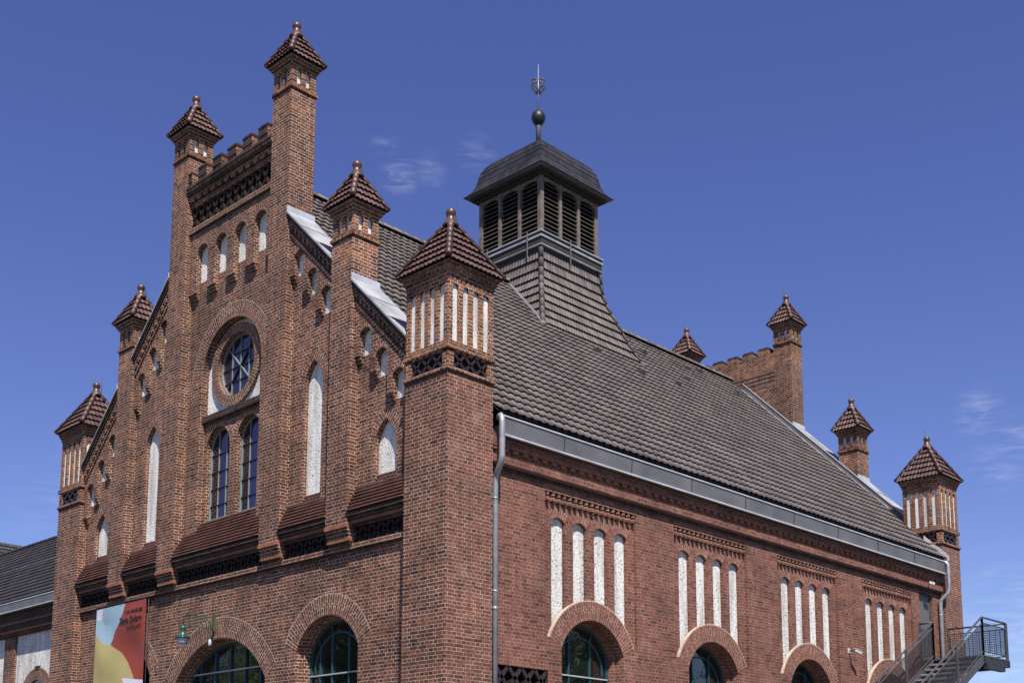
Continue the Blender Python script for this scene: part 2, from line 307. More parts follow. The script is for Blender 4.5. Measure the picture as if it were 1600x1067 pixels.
# arches: lists of (a, b) from the right springing over the top to the left one
def arc(cx, cz, r, t0, t1, n): return [(cx+r*cos(t0+(t1-t0)*i/n), cz+r*sin(t0+(t1-t0)*i/n)) for i in range(n+1)]
def round_arch(cx, zs, half, n=16): return arc(cx, zs, half, 0, pi, n)
def pointed(cx, zs, half, R, n=8):
    t = math.acos((R-half)/R)
    return arc(cx+half-R, zs, R, 0, t, n) + arc(cx-half+R, zs, R, pi-t, pi, n)[1:]
def segarch(cx, cz, R, half, n=20):
    t = math.asin(half/R); return arc(cx, cz, R, pi/2-t, pi/2+t, n)
def opening(cx, half, zb, top): return [(cx-half, zb), (cx+half, zb)] + top
def ring(mb, M, cx, cz, r0, r1, t0, t1, d, mt, n=24, d_back=None, u0=0.0):
    rm = (r0+r1)/2
    for i in range(n):
        a, b = t0+(t1-t0)*i/n, t0+(t1-t0)*(i+1)/n
        P = lambda r, t: (cx+r*cos(t), cz+r*sin(t))
        uv = [(u0, a*rm), (u0+r1-r0, a*rm), (u0+r1-r0, b*rm), (u0, b*rm)]
        mb.face([M(*P(r0, a), d), M(*P(r1, a), d), M(*P(r1, b), d), M(*P(r0, b), d)], mt, uv)
        if d_back is not None:
            for r in (r0, r1): mb.face([M(*P(r, a), d), M(*P(r, b), d), M(*P(r, b), d_back), M(*P(r, a), d_back)], mt, [(0, a*rm), (0, b*rm), (abs(d_back-d), b*rm), (abs(d_back-d), a*rm)])
    if d_back is not None:
        for t in (t0, t1): mb.face([M(*P(r0, t), d), M(*P(r1, t), d), M(*P(r1, t), d_back), M(*P(r0, t), d_back)], mt)

# ------------------------------------------------------------------ measured layout (metres)
XC, LEN, S = -8.371, 23.37, 1.29
XL = 2*XC
GZ = -1.35
SLOPE = 0.975
def zroof(x): return 17.06 - SLOPE*abs(x-XC)
def zcop(x): return 14.72 - 0.985*(abs(x-XC)-2.676)
F = lambda a, b, d: (a, d, b)                    # front gable: d into the building
B = lambda a, b, d: (a, LEN-d, b)                # rear gable
R_ = lambda a, b, d: (-d, a, b)                  # right flank (seen)
LF = lambda a, b, d: (XL+d, a, b)                # left flank
hall = thing('brick_hall', 'large red brick hall with turreted stepped gable and louvred roof lantern', 'building', (XC, LEN/2, GZ))
hall_inv = Vector(hall.location)
_build = MB.build
def part(mb, name, parent=None, label=None):
    o = _build(mb, name)
    p = parent or hall
    o.parent = p; o.matrix_parent_inverse = Matrix.Translation(-hall_inv)
    if label: o['label'] = label
    return o
def sub(mb, name, parent, label=None):
    o = _build(mb, name); o.parent = parent; o.matrix_parent_inverse = (Matrix.Translation(hall_inv) @ Matrix.Translation(-hall_inv))
    if label: o['label'] = label
    return o

# ------------------------------------------------------------------ tiled pyramid roofs, finials
def tiled_face(mb, eL, eR, tL, tR, rows, tw, mt, amp=0.014, lift=0.045, seg=6, seed=0, edge=0.02):
    eL, eR, tL, tR = map(Vector, (eL, eR, tL, tR))
    nrm = (eR-eL).cross(((tL+tR)/2-(eL+eR)/2)).normalized()
    if nrm.z < 0: nrm = -nrm
    wd = (eR-eL).length; ax = (eR-eL).normalized()
    for r in range(rows):
        f0, f1 = r/rows, min(1.0, (r+1.12)/rows)
        A0, A1 = eL.lerp(tL, f0), eR.lerp(tR, f0); B0, B1 = eL.lerp(tL, f1), eR.lerp(tR, f1)
        # stops on a common tile grid so that the waves run up the slope
        s0, s1 = (A0-eL).dot(ax), (A1-eL).dot(ax); q0, q1 = (B0-eL).dot(ax), (B1-eL).dot(ax)
        n = max(2, int(round((s1-s0)/tw*seg)))
        lo, hi, ts = [], [], []
        for i in range(n+1):
            t = i/n; s = s0+(s1-s0)*t; ph = 2*pi*((s + (r % 2)*0)/tw)
            wv = amp*(abs(cos(ph/2))**0.8*2-1)
            p = A0.lerp(A1, t) + nrm*(lift+wv)
            s2 = min(max(s, q0), q1); t2 = (s2-q0)/(q1-q0) if q1 > q0+1e-6 else 0.5
            lo.append(p); hi.append(B0.lerp(B1, t2) + nrm*(wv*0.6-0.012)); ts.append(s/tw)
        for i in range(n):
            u = (math.floor((ts[i]+ts[i+1])/2)+0.5+seed*37, r+0.5+seed*11)
            mb.face([lo[i], lo[i+1], hi[i+1], hi[i]], mt, [u]*4, smooth=False)
            b0, b1 = lo[i]-nrm*edge, lo[i+1]-nrm*edge
            mb.face([b0, b1, lo[i+1], lo[i]], mt, [u]*4)
def hip_tiles(mb, p, q, r, n, mt, seed=0):
    p, q = Vector(p), Vector(q)
    for i in range(n):
        a, b = p.lerp(q, i/n), p.lerp(q, min(1, (i+1.15)/n))
        d = (b-a).normalized(); s = d.cross(Vector((0,0,1))).normalized(); u = s.cross(d)
        A, Bq = [], []
        for k in range(7):
            t = pi*k/6
            A.append(a + s*(r*1.08*cos(t)) + u*(r*1.08*sin(t))); Bq.append(b + s*(r*0.93*cos(t)) + u*(r*0.93*sin(t)))
        uv = [(i+0.5+seed*13, 99.5+seed)]*4
        for k in range(6): mb.face([A[k], A[k+1], Bq[k+1], Bq[k]], mt, uv, smooth=True)
        mb.face(A, mt, [uv[0]]*7)
FIN = [(0.17, -0.05), (0.19, -0.03), (0.185, 0.0), (0.15, 0.05), (0.115, 0.10), (0.095, 0.15), (0.088, 0.20), (0.094, 0.215), (0.106, 0.24), (0.112, 0.28), (0.104, 0.325), (0.08, 0.353), (0.04, 0.37), (0.0, 0.375)]
def pyramid(parent, cx, cy, h, ze, zt, rows, rodsign, fin_r=1.0, seed=0):
    mb = MB(); ht = 0.085
    cs = [(-1,-1),(1,-1),(1,1),(-1,1)]
    for k in range(4):
        a, b = cs[k], cs[(k+1) % 4]
        tiled_face(mb, (cx+a[0]*h, cy+a[1]*h, ze), (cx+b[0]*h, cy+b[1]*h, ze), (cx+a[0]*ht, cy+a[1]*ht, zt), (cx+b[0]*ht, cy+b[1]*ht, zt), rows, 0.128, TILE_R, seed=seed+k)
    for a in cs: hip_tiles(mb, (cx+a[0]*h*1.02, cy+a[1]*h*1.02, ze+0.035), (cx+a[0]*ht, cy+a[1]*ht, zt+0.03), 0.066, rows, TILE_R, seed+7)
    hb = h-0.02
    mb.face([(cx+a[0]*hb, cy+a[1]*hb, ze-0.004) for a in cs], TILE_R, [(0.5,0.5)]*4)
    for k in range(4):
        a, b = cs[k], cs[(k+1) % 4]; mb.face([(cx+a[0]*hb, cy+a[1]*hb, ze-0.003), (cx+b[0]*hb, cy+b[1]*hb, ze-0.003), (cx, cy, zt-0.02)], DARKV)
    sub(mb, 'turret_roof', parent)
    mb = MB(); mb.lathe((cx, cy, zt+0.045), [(r*fin_r, z) for r, z in FIN], GLAZE)
    sub(mb, 'finial', parent)
    mb = MB(); ry = cy+0.16*rodsign
    mb.tube([(cx, ry, zt-0.12), (cx, ry, zt+0.62)], 0.008, STEEL_D, 5)
    mb.bar((cx, cy, zt+0.12), (cx, ry, zt+0.12), 0.012, 0.012, STEEL_D)
    sub(mb, 'lightning_rod', parent)
def lattice(mb, M, a0, a1, b0, b1, d0, d1, pitch, mt, th=0.055):
    # net of leaning glazed bricks between a0..a1, b0..b1
    n = max(1, int(round((a1-a0)/pitch))); p = (a1-a0)/n; bm_ = (b0+b1)/2
    def q(A, Bp):
        (xa, za), (xb, zb) = A, Bp; L = sqrt((xb-xa)**2+(zb-za)**2); nx, nz = -(zb-za)/L*th/2, (xb-xa)/L*th/2
        c = [(xa-nx, za-nz), (xb-nx, zb-nz), (xb+nx, zb+nz), (xa+nx, za+nz)]
        mb.hexa([M(x, z, d0) for x, z in c], [M(x, z, d1) for x, z in c], mt)
    for i in range(n):
        x = a0+i*p
        q((x, b0), (x+p/2, bm_)); q((x+p, b0), (x+p/2, bm_)); q((x, b1), (x+p/2, bm_)); q((x+p, b1), (x+p/2, bm_))
        q((x, bm_), (x+p/2, b0)) if False else None

def head_niches(parent, faces, cs, w, z0, z1, depth, mt_p):
    for M in faces:
        for c in cs:
            mb = MB(); mb.poly(M, [[(c-w/2, z0), (c+w/2, z0), (c+w/2, z1-0.05), (c, z1+0.01), (c-w/2, z1-0.05)]], depth, mt_p); sub(mb, 'plaster_panel', parent)

def corner_turret(cx, cy, rodsign, kind):
    h = S/2; x0, y0 = cx-h, cy-h
    mb = MB()
    def ringbox(z0, z1, e, mt): mb.box((cx-h-e, cy-h-e, z0), (cx+h+e, cy+h+e, z1), mt)
    # shaft, with sunlight painted into the right-hand face as brighter, rosier front brick
    for (p, q, mt) in (((x0,y0),(x0+S,y0),BR_FRONT), ((x0+S,y0),(x0+S,y0+S),BR_TOWER_LIT if x0 > XC else BR_FRONT), ((x0+S,y0+S),(x0,y0+S),BR_FRONT), ((x0,y0+S),(x0,y0),BR_FRONT)):
        mb.face([(p[0],p[1],GZ),(q[0],q[1],GZ),(q[0],q[1],9.26),(p[0],p[1],9.26)], mt)
    ringbox(9.255, 9.30, 0.018, BR_DARK); ringbox(9.30, 9.365, 0.042, BR_HEAD)
    # frieze: corner blocks, recessed field, leaning bricks
    mb.box((x0+0.09, y0+0.09, 9.36), (x0+S-0.09, y0+S-0.09, 9.76), DKGLAZE)
    for sx in (0, 1):
        for sy in (0, 1): mb.box((x0+sx*(S-0.17)-0.003*(1-2*sx), y0+sy*(S-0.17)-0.003*(1-2*sy), 9.365), (x0+sx*(S-0.17)+0.17-0.003*(1-2*sx), y0+sy*(S-0.17)+0.17-0.003*(1-2*sy), 9.70), BR_HEAD)
    FA = [lambda a, b, d: (x0+a, y0+d, b), lambda a, b, d: (x0+S-d, y0+a, b), lambda a, b, d: (x0+a, y0+S-d, b), lambda a, b, d: (x0+d, y0+a, b)]
    # corbel teeth and ledge
    for M in FA:
        for i in range(5):
            a = 0.17+0.95*(i+0.5)/5
            mb.hexa([M(a-0.055, 9.70, -0.0), M(a+0.055, 9.70, -0.0), M(a+0.055, 9.70, 0.10), M(a-0.055, 9.70, 0.10)], [M(a-0.055, 9.76, -0.0), M(a+0.055, 9.76, -0.0), M(a+0.055, 9.76, 0.10), M(a-0.055, 9.76, 0.10)], BR_HEAD)
    ringbox(9.755, 9.86, 0.035, BR_HEAD)
    # head with four slots in each face
    cs = [0.203+0.294*i for i in range(4)]
    for M in FA:
        holes = [[(c-0.085, 9.935), (c+0.085, 9.935), (c+0.085, 11.10), (c+0.04, 11.165), (c-0.04, 11.165), (c-0.085, 11.10)] for c in cs]
        mb.plate(M, [(0, 9.855), (S, 9.855), (S, 11.33), (0, 11.33)], holes, 0, 0.055, BR_HEAD, edge=False)
    ringbox(11.325, 11.42, 0.022, BR_FRONT); ringbox(11.42, 11.50, 0.055, BR_FRONT); ringbox(11.50, 11.575, 0.09, BR_FRONT)
    t = part(mb, 'corner_turret', label=kind)
    head_niches(t, FA, cs, 0.19, 9.92, 11.17, 0.05, PLASTER_F)
    for M in FA:
        fb = MB(); lattice(fb, M, 0.175, S-0.175, 9.37, 9.70, 0.008, 0.1, 0.315, DKGLAZE, 0.055); sub(fb, 'diamond_frieze', t)
    pyramid(t, cx, cy, 0.79, 11.58, 12.77, 6, rodsign, seed=int(abs(cx*7+cy*3)))
    return t
def slim_turret(cx, cy, zt, zbase, rodsign, kind, bracket=None):
    # zt = finial top; everything hangs from it
    h = 0.37; x0, y0 = cx-h, cy-h; z = zt-15.235
    mb = MB()
    mb.box((x0, y0, zbase), (x0+2*h, y0+2*h, 13.2+z-0.6), BR_FRONT)
    mb.box((x0, y0, 13.2+z-0.6), (x0+2*h, y0+2*h, 13.24+z), BR_HEAD)
    rb = lambda a, b, e, mt: mb.box((x0-e, y0-e, a+z), (x0+2*h+e, y0+2*h+e, b+z), mt)
    rb(13.235, 13.26, 0.02, BR_DARK); rb(13.26, 13.325, 0.04, BR_HEAD)
    FA = [lambda a, b, d: (x0+a, y0+d, b), lambda a, b, d: (x0+2*h-d, y0+a, b), lambda a, b, d: (x0+a, y0+2*h-d, b), lambda a, b, d: (x0+d, y0+a, b)]
    cs = [0.235, 0.505]
    for M in FA:
        holes = [[(c-0.07, 13.40+z), (c+0.07, 13.40+z), (c+0.07, 13.76+z), (c, 13.83+z), (c-0.07, 13.76+z)] for c in cs]
        mb.plate(M, [(0, 13.33+z), (2*h, 13.33+z), (2*h, 13.86+z), (0, 13.86+z)], holes, 0, 0.075, BR_HEAD, edge=False)
    rb(13.855, 13.92, 0.02, BR_FRONT); rb(13.92, 13.985, 0.06, BR_FRONT); rb(13.985, 14.045, 0.10, BR_FRONT)
    t = part(mb, 'slim_turret', label=kind)
    head_niches(t, FA, cs, 0.15, 13.46+z, 13.84+z, 0.072, PLASTER_F)
    for M in FA:                       # sunken black sills below the little panels
        for c in cs: fb = MB(); fb.poly(M, [[(c-0.075, 13.395+z), (c+0.075, 13.395+z), (c+0.075, 13.462+z), (c-0.075, 13.462+z)]], 0.066, DKGLAZE); sub(fb, 'niche_sill', t)
    pyramid(t, cx, cy, 0.51, 14.05+z, 14.87+z, 4, rodsign, 1.0, seed=int(abs(cx*7+cy*3)))
    return t

D5, D4 = 4.837, 2.306
ZB_, ZC_ = 15.235, 19.918
for (Y, sg, gb) in ((0, 1, 'front'), (LEN, -1, 'rear')):
    corner_turret(-S/2, Y+sg*S/2, sg, 'broad corner turret at the right end of the %s gable' % gb)
    corner_turret(XL+S/2, Y+sg*S/2, sg, 'broad corner turret at the left end of the %s gable' % gb)
    for s_, nm in ((1, 'right'), (-1, 'left')):
        slim_turret(XC+s_*D5, Y+sg*0.37, ZB_, 6.64, sg, 'lower slim turret on the %s slope of the %s gable' % (nm, gb))
        slim_turret(XC+s_*D4, Y+sg*0.37, ZC_, 6.64, sg, 'tall slim turret %s of the crenellated top of the %s gable' % (nm, gb))

# ------------------------------------------------------------------ gable walls
x4o, x4i = 2.676, 1.936          # tall pier, distances from centre line
x5o, x5i = 5.207, 4.467          # low pier
xT = -S - XC                     # inner edge of the corner turrets, 7.081
def mk(M, s):                    # mirrored map for the left half: a = distance from the centre line
    return lambda a, b, d: M(XC+s*a, b, d)
def bay_defs():
    # (inner a, outer a, arch centres, half, apex z list, panel bottoms)
    pitch = 0.543
    b1 = (x4o, x5i, [x4o+0.163+0.19+i*0.5425 for i in range(3)], 0.19, [13.645, 13.02, 12.42], [13.07, 12.44, 11.82])
    b2 = (x5o, xT, [x5o+0.168+0.2+i*0.5685 for i in range(3)], 0.20, [11.0, 10.385, 9.79], [10.41, 9.79, 9.17])
    return b1, b2
NICHE = [(3.572, 0.35, 10.81, 0.62), (6.17, 0.36, 8.83, 0.62)]
def frieze_and_sill(mw, M, a0, a1, ztop, dback):
    # recessed field, corbels, stepped brick weathering
    mw.poly(M, [[(a0, 6.2), (a1, 6.2), (a1, 6.62), (a0, 6.62)]], 0.27, DARKV)  # near-black sheet paints the shade in the frieze recess
    z_, d_ = 6.56, 0.20
    for i, (dz, dd, mt) in enumerate(((0.075, 0.16, BR_DARK), (0.075, 0.10, SILL), (0.075, 0.045, BR_DARK), (0.075, -0.01, BR_DARK))):
        z0 = 6.56+i*0.075
        c = [(a0, z0), (a1, z0), (a1, z0+0.078), (a0, z0+0.078)]
        mw.hexa([M(a, b, dd) for a, b in c], [M(a, b, 0.34) for a, b in c], mt)
    n = 9 if ztop < 7.7 else 10
    for i in range(n):
        za, zb = 6.855+(ztop-6.855)*i/n, 6.855+(ztop-6.855)*(i+1)/n
        da, db = -0.03+(dback+0.03)*i/n, -0.03+(dback+0.03)*(i+1)/n
        hh = zb-za; P = [(da-0.014, za+hh*0.56), (da-0.018, zb-0.010), (db+0.05, zb-0.002), (db+0.05, za+hh*0.56)]
        mw.face([M(a0, za, da+0.045), M(a1, za, da+0.045), M(a1, zb, db+0.045), M(a0, zb, db+0.045)], DARKV)  # near-black backing keeps the gap between courses shaded by colour
        mw.hexa([M(a0, z, d) for d, z in P], [M(a1, z, d) for d, z in P], SILL)
def coping(M, s, a0, a1, nm):
    Q = mk(M, s); mb = MB()
    zc = lambda a: zcop(XC+a)
    sh = [(-0.035, 0.0), (-0.035, -0.05), (-0.025, -0.05), (-0.02, -0.012), (0.80, -0.012), (0.80, -0.20), (0.81, -0.20), (0.81, 0.0)]
    mb.hexa([Q(a0, zc(a0)+dz, d) for d, dz in sh], [Q(a1, zc(a1)+dz, d) for d, dz in sh], ZINC_L)
    for t in (0.35, 0.7):        # standing seams
        a = a0+(a1-a0)*t; mb.bar(Q(a, zc(a)+0.008, -0.035), Q(a, zc(a)+0.008, 0.80), 0.03, 0.016, ZINC)
    # upstand against the upper turret
    mb.hexa([Q(a0, zc(a0)+0.002, -0.02), Q(a0+0.02, zc(a0)-0.02, -0.02), Q(a0+0.02, zc(a0)-0.02, 0.80), Q(a0, zc(a0)+0.002, 0.80)], [Q(a0, zc(a0)+0.13, -0.02), Q(a0+0.02, zc(a0)+0.11, -0.02), Q(a0+0.02, zc(a0)+0.11, 0.80), Q(a0, zc(a0)+0.13, 0.80)], ZINC)
    part(mb, 'metal_coping')
    # raking corbel cornice below
    mb = MB()
    prof = [(-0.012, -0.012, -0.10, BR_DARK), (0.02, -0.10, -0.19, BR_DARK), (0.055, -0.19, -0.28, BR_FRONT), (0.10, -0.41, -0.50, BR_DARK), (0.085, -0.50, -0.575, BR_FRONT), (0.125, -0.575, -0.66, BR_DARK)]  # dark courses paint the shade below the coping
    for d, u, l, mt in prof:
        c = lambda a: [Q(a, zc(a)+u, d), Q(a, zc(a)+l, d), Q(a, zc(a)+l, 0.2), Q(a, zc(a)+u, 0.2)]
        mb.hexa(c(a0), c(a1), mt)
    n = int((a1-a0)/0.155)
    for i in range(n):
        a = a0+(a1-a0)*(i+0.25)/n; b = a+(a1-a0)/n*0.5
        c = lambda a: [Q(a, zc(a)-0.275, 0.06), Q(a, zc(a)-0.415, 0.06), Q(a, zc(a)-0.415, 0.2), Q(a, zc(a)-0.275, 0.2)]
        mb.hexa(c(a), c(b), BR_FRONT)
    part(mb, 'raking_cornice')

def gable(M, front):
    mw = MB()
    # ---- lower wall
    wr = segarch(XC+4.28, 3.58, 1.19, 1.10); wl = segarch(XC-4.28, 3.58, 1.19, 1.10); wc = segarch(XC, 2.31, 2.37, 2.0)
    loops = []
    for cx, half, top in ((XC+4.28, 1.10, wr), (XC-4.28, 1.10, wl), (XC, 2.0, wc)): loops.append(opening(cx, half, 0.4, top))
    mw.plate(M, [(XL+S-0.02, GZ), (-S+0.02, GZ), (-S+0.02, 6.3), (XL+S-0.02, 6.3)], loops, 0.25, 0.43, BR_FRONT, edge=False, mt_edge=BR_ARCH)
    inner = [opening(XC+4.28, 1.03, 0.4, segarch(XC+4.28, 3.58, 1.115, 1.03)), opening(XC-4.28, 1.03, 0.4, segarch(XC-4.28, 3.58, 1.115, 1.03)), opening(XC, 1.93, 0.4, segarch(XC, 2.31, 2.29, 1.93))]
    mw.plate(M, [(XL+S, 0), (-S, 0), (-S, 5.6), (XL+S, 5.6)], inner, 0.43, 0.64, BR_FRONT, edge=False, mt_edge=BR_ARCH)
    for cx in (XC+4.28, XC-4.28): ring(mw, M, cx, 3.58, 1.655, 1.672, radians(90-66), radians(90+66), 0.2445, MORTAR, 24)
    ring(mw, M, XC, 2.31, 2.87, 2.888, radians(90-57), radians(90+57), 0.2445, MORTAR, 30)
    ring(mw, mk(M, 1), 0, 11.55, 1.73, 1.745, 0, pi, 0.2945, MORTAR, 36)
    for cx in (XC+4.28, XC-4.28): ring(mw, M, cx, 3.58, 1.19, 1.655, radians(90-66), radians(90+66), 0.245, BR_ARCH, 24, 0.255)
    ring(mw, M, XC, 2.31, 2.37, 2.87, radians(90-57), radians(90+57), 0.245, BR_ARCH, 30, 0.255)
    # ---- ledge under the frieze
    c = [(XL+S-0.01, 6.10), (-S+0.01, 6.10), (-S+0.01, 6.215), (XL+S-0.01, 6.215)]
    mw.hexa([M(a, b, 0.16) for a, b in c], [M(a, b, 0.3) for a, b in c], BR_FRONT)
    c = [(XL+S-0.01, 6.05), (-S+0.01, 6.05), (-S+0.01, 6.105), (XL+S-0.01, 6.105)]
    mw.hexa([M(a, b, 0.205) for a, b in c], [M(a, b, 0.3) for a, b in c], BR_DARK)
    for s in (1, -1):
        Q = mk(M, s)
        # ---- pier brackets
        for a0, a1 in ((x4i, x4o), (x5i, x5o)):
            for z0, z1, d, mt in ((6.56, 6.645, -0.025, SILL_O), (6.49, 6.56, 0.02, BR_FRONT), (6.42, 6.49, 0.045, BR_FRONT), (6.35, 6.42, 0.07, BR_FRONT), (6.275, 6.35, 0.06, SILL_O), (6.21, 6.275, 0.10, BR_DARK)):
                cc = [(a0-0.012, z0), (a1+0.012, z0), (a1+0.012, z1), (a0-0.012, z1)]
                mw.hexa([Q(a, b, d) for a, b in cc], [Q(a, b, 0.33) for a, b in cc], mt)
        # ---- side bays
        for k, (b, nc) in enumerate(zip(bay_defs(), NICHE)):
            a0, a1, cs, half, apex, pb = b
            ztop = 7.655
            frieze_and_sill(mw, Q, a0, a1, ztop, 0.385)
            niche = opening(nc[0], nc[1], 7.5, pointed(nc[0], nc[2]-nc[3]*nc[1]/0.35*0.98, nc[1], 0.72))
            holes = [niche]
            for c_, za, zb in zip(cs, apex, pb): holes.append(opening(c_, half, zb, round_arch(c_, za-half, half)))
            zc = lambda a: zcop(XC+a)
            mw.plate(Q, [(a0-0.01, 6.8), (a1+0.01, 6.8), (a1+0.01, zc(a1)-0.2), (a0-0.01, zc(a0)-0.2)], holes, 0.25, 0.40, BR_FRONT, edge=False)
            # arcade skin with pendants
            pw = cs[0]-half-a0; lo = []
            zp = [pb[0]+0.02]+[(pb[i]+0.02) for i in range(1, 3)]+[pb[2]-0.5]
            pend = [(a0, cs[0]-half, pb[0]), (cs[0]+half, cs[1]-half, pb[1]+0.12), (cs[1]+half, cs[2]-half, pb[2]+0.12), (cs[2]+half, a1, pb[2]-0.35)]
            for i, (pa, pq, z) in enumerate(pend):
                lo += [(pa, z), (pq, z)]
                if i < 3: lo += round_arch(cs[i], apex[i]-half, half)[::-1]
            outer = lo + [(a1, zc(a1)-0.3), (a0, zc(a0)-0.3)]
            mw.plate(Q, outer, [], 0.12, 0.25, BR_FRONT)
            for pa, pq, z in pend:
                for j in range(2):
                    cc = [(pa+0.012, z-0.075*(j+1)), (pq-0.012, z-0.075*(j+1)), (pq-0.012, z-0.075*j), (pa+0.012, z-0.075*j)]
                    mw.hexa([Q(a, b_, 0.162+0.043*j) for a, b_ in cc], [Q(a, b_, 0.26) for a, b_ in cc], BR_FRONT)
            for c_, za in zip(cs, apex): ring(mw, Q, c_, za-half, half, half+0.13, 0.05, pi-0.05, 0.116-0.002*(cs.index(c_) % 2), BR_ARCH, 12, 0.125)
            # pointed ring
            zs = nc[2]-nc[3]*nc[1]/0.35*0.98; Rr = 0.72; t = math.acos((Rr-nc[1])/Rr)
            ring(mw, Q, nc[0]+nc[1]-Rr, zs, Rr, Rr+0.245, 0, t+0.11, 0.246, BR_ARCH, 12, 0.255)
            ring(mw, Q, nc[0]-nc[1]+Rr, zs, Rr, Rr+0.245, pi-t-0.11, pi, 0.2465, BR_ARCH, 12, 0.255)
    # ---- centre bay
    Q = mk(M, 1); A = 0.30
    frieze_and_sill(mw, Q, -x4i, x4i, 7.78, 0.47)
    hw, zs, Rb = 1.33, 11.55, 1.33
    tops = [-1.32, -0.44, 0.44, 1.32]
    big = round_arch(0, zs, Rb, 28)
    holes = [opening(c, 0.265, 14.29, round_arch(c, 15.27-0.265, 0.265)) for c in tops]
    outer = [(x4i+0.01, 6.8), (x4i+0.01, 16.0), (-x4i-0.01, 16.0), (-x4i-0.01, 6.8), (-hw, 6.8)] + big[::-1] + [(hw, 6.8)]
    mw.plate(Q, outer, holes, A, 0.43, BR_FRONT, edge=False)
    mw.walls(Q, [(hw, 6.8)]+big+[(-hw, 6.8)], A, 0.60, BR_FRONT, closed=False)
    ring(mw, Q, 0, zs, Rb, Rb+0.40, -0.02, pi+0.02, A-0.005, BR_ARCH, 36, A+0.005)
    # upper arcade skin
    pend = [(-x4i, -1.32-0.265, 13.98), (-1.055, -0.705, 13.98), (-0.175, 0.175, 13.98), (0.705, 1.055, 13.98), (1.585, x4i, 13.98)]
    lo = []
    for i, (pa, pq, z) in enumerate(pend):
        lo += [(pa, z), (pq, z)]
        if i < 4: lo += round_arch(tops[i], 15.27-0.265, 0.265)[::-1]
    mw.plate(Q, lo+[(x4i, 15.9), (-x4i, 15.9)], [], 0.165, A, BR_FRONT)
    for pa, pq, z in pend:
        for j in range(2):
            cc = [(pa+0.012, z-0.075*(j+1)), (pq-0.012, z-0.075*(j+1)), (pq-0.012, z-0.075*j), (pa+0.012, z-0.075*j)]
            mw.hexa([Q(a, b_, 0.21+0.042*j) for a, b_ in cc], [Q(a, b_, 0.31) for a, b_ in cc], BR_FRONT)
    for c_ in tops: ring(mw, Q, c_, 15.27-0.265, 0.265, 0.265+0.175, 0.02, pi-0.02, 0.161-0.002*(tops.index(c_) % 2), BR_ARCH, 14, 0.17)
    # window wall in the big arch
    wo = [opening(c, 0.53, 7.6, round_arch(c, 10.22-0.53, 0.53, 20)) for c in (-0.69, 0.69)]
    mw.plate(Q, [(-hw-0.01, 6.8), (hw+0.01, 6.8), (hw+0.01, 10.5), (-hw-0.01, 10.5)], wo, 0.46, 0.66, BR_FRONT, edge=False)
    for c in (-0.69, 0.69): ring(mw, Q, c, 9.69, 0.53, 0.73, 0.0, pi, 0.455-0.002*(c > 0), BR_ARCH, 18, 0.465)
    cc = [(-hw, 10.42), (hw, 10.42), (hw, 10.58), (-hw, 10.58)]
    mw.hexa([Q(a, b_, 0.36) for a, b_ in cc], [Q(a, b_, 0.55) for a, b_ in cc], BR_DARK)
    cc = [(-hw, 10.34), (hw, 10.34), (hw, 10.42), (-hw, 10.42)]
    mw.hexa([Q(a, b_, 0.42) for a, b_ in cc], [Q(a, b_, 0.55) for a, b_ in cc], BR_DARK)
    ring(mw, Q, 0, 11.71, 0.82, 1.075, 0, 2*pi, 0.44, BR_ARCH, 48, 0.62)
    # ---- top frieze and crenellation
    for z0, z1, d, mt in ((15.70, 15.785, 0.10, BR_FRONT), (15.64, 15.70, 0.15, BR_DARK)):
        cc = [(-x4i, z0), (x4i, z0), (x4i, z1), (-x4i, z1)]; mw.hexa([Q(a, b_, d) for a, b_ in cc], [Q(a, b_, 0.4) for a, b_ in cc], mt)
    mw.poly(Q, [[(-x4i, 15.7), (x4i, 15.7), (x4i, 16.5), (-x4i, 16.5)]], 0.27, DARKV)  # shade behind the upper frieze, painted as a near-black sheet
    for i, (d, mt) in enumerate(((0.16, BR_FRONT), (0.155, BR_FRONT), (0.11, BR_DARK), (0.06, BR_FRONT), (0.02, BR_DARK), (-0.02, BR_FRONT), (-0.05, BR_DARK))):
        z0 = 16.42+0.078*i; cc = [(-x4i, z0), (x4i, z0), (x4i, z0+0.079), (-x4i, z0+0.079)]
        mw.hexa([Q(a, b_, d) for a, b_ in cc], [Q(a, b_, 0.74) for a, b_ in cc], mt)
    for i in range(12):
        a = -x4i+2*x4i*(i+0.25)/12; cc = [(a, 16.575), (a+0.16, 16.575), (a+0.16, 16.655), (a, 16.655)]
        mw.hexa([Q(p, b_, 0.058) for p, b_ in cc], [Q(p, b_, 0.12) for p, b_ in cc], BR_FRONT)
    # body behind everything (closes the gable)
    zc = zroof
    mw.poly(Q, [[(-xT-0.6, 6), (xT+0.6, 6), (xT+0.6, zcop(XC+xT)-0.55), (x4o, zcop(XC+x4o)-0.25), (x4o, 16.4), (-x4o, 16.4), (-x4o, zcop(XC+x4o)-0.25), (-xT-0.6, zcop(XC+xT)-0.55)]], 0.70, BR_FRONT)
    # wall head between the tall piers behind the crenellation (inner face) and the battlements
    up_ = 0.0 if front else 0.56
    for z0, z1, mt in ((13.5, 16.3, BR_FRONT), (16.3, 17.145+up_, BR_HEAD)): mw.poly(Q, [[(-x4i-0.01, z0), (x4i+0.01, z0), (x4i+0.01, z1), (-x4i-0.01, z1)]], 0.735, mt)
    part(mw, 'gable_wall')
    mp = MB(); pz = [(-x4i, 16.96), (x4i, 16.96), (x4i, 17.15+up_), (-x4i, 17.15+up_)]
    mp.hexa([Q(a, b_, 0.05) for a, b_ in pz], [Q(a, b_, 0.73) for a, b_ in pz], BR_HEAD)
    dA, dB = (0.02, 0.40) if front else (0.36, 0.728)
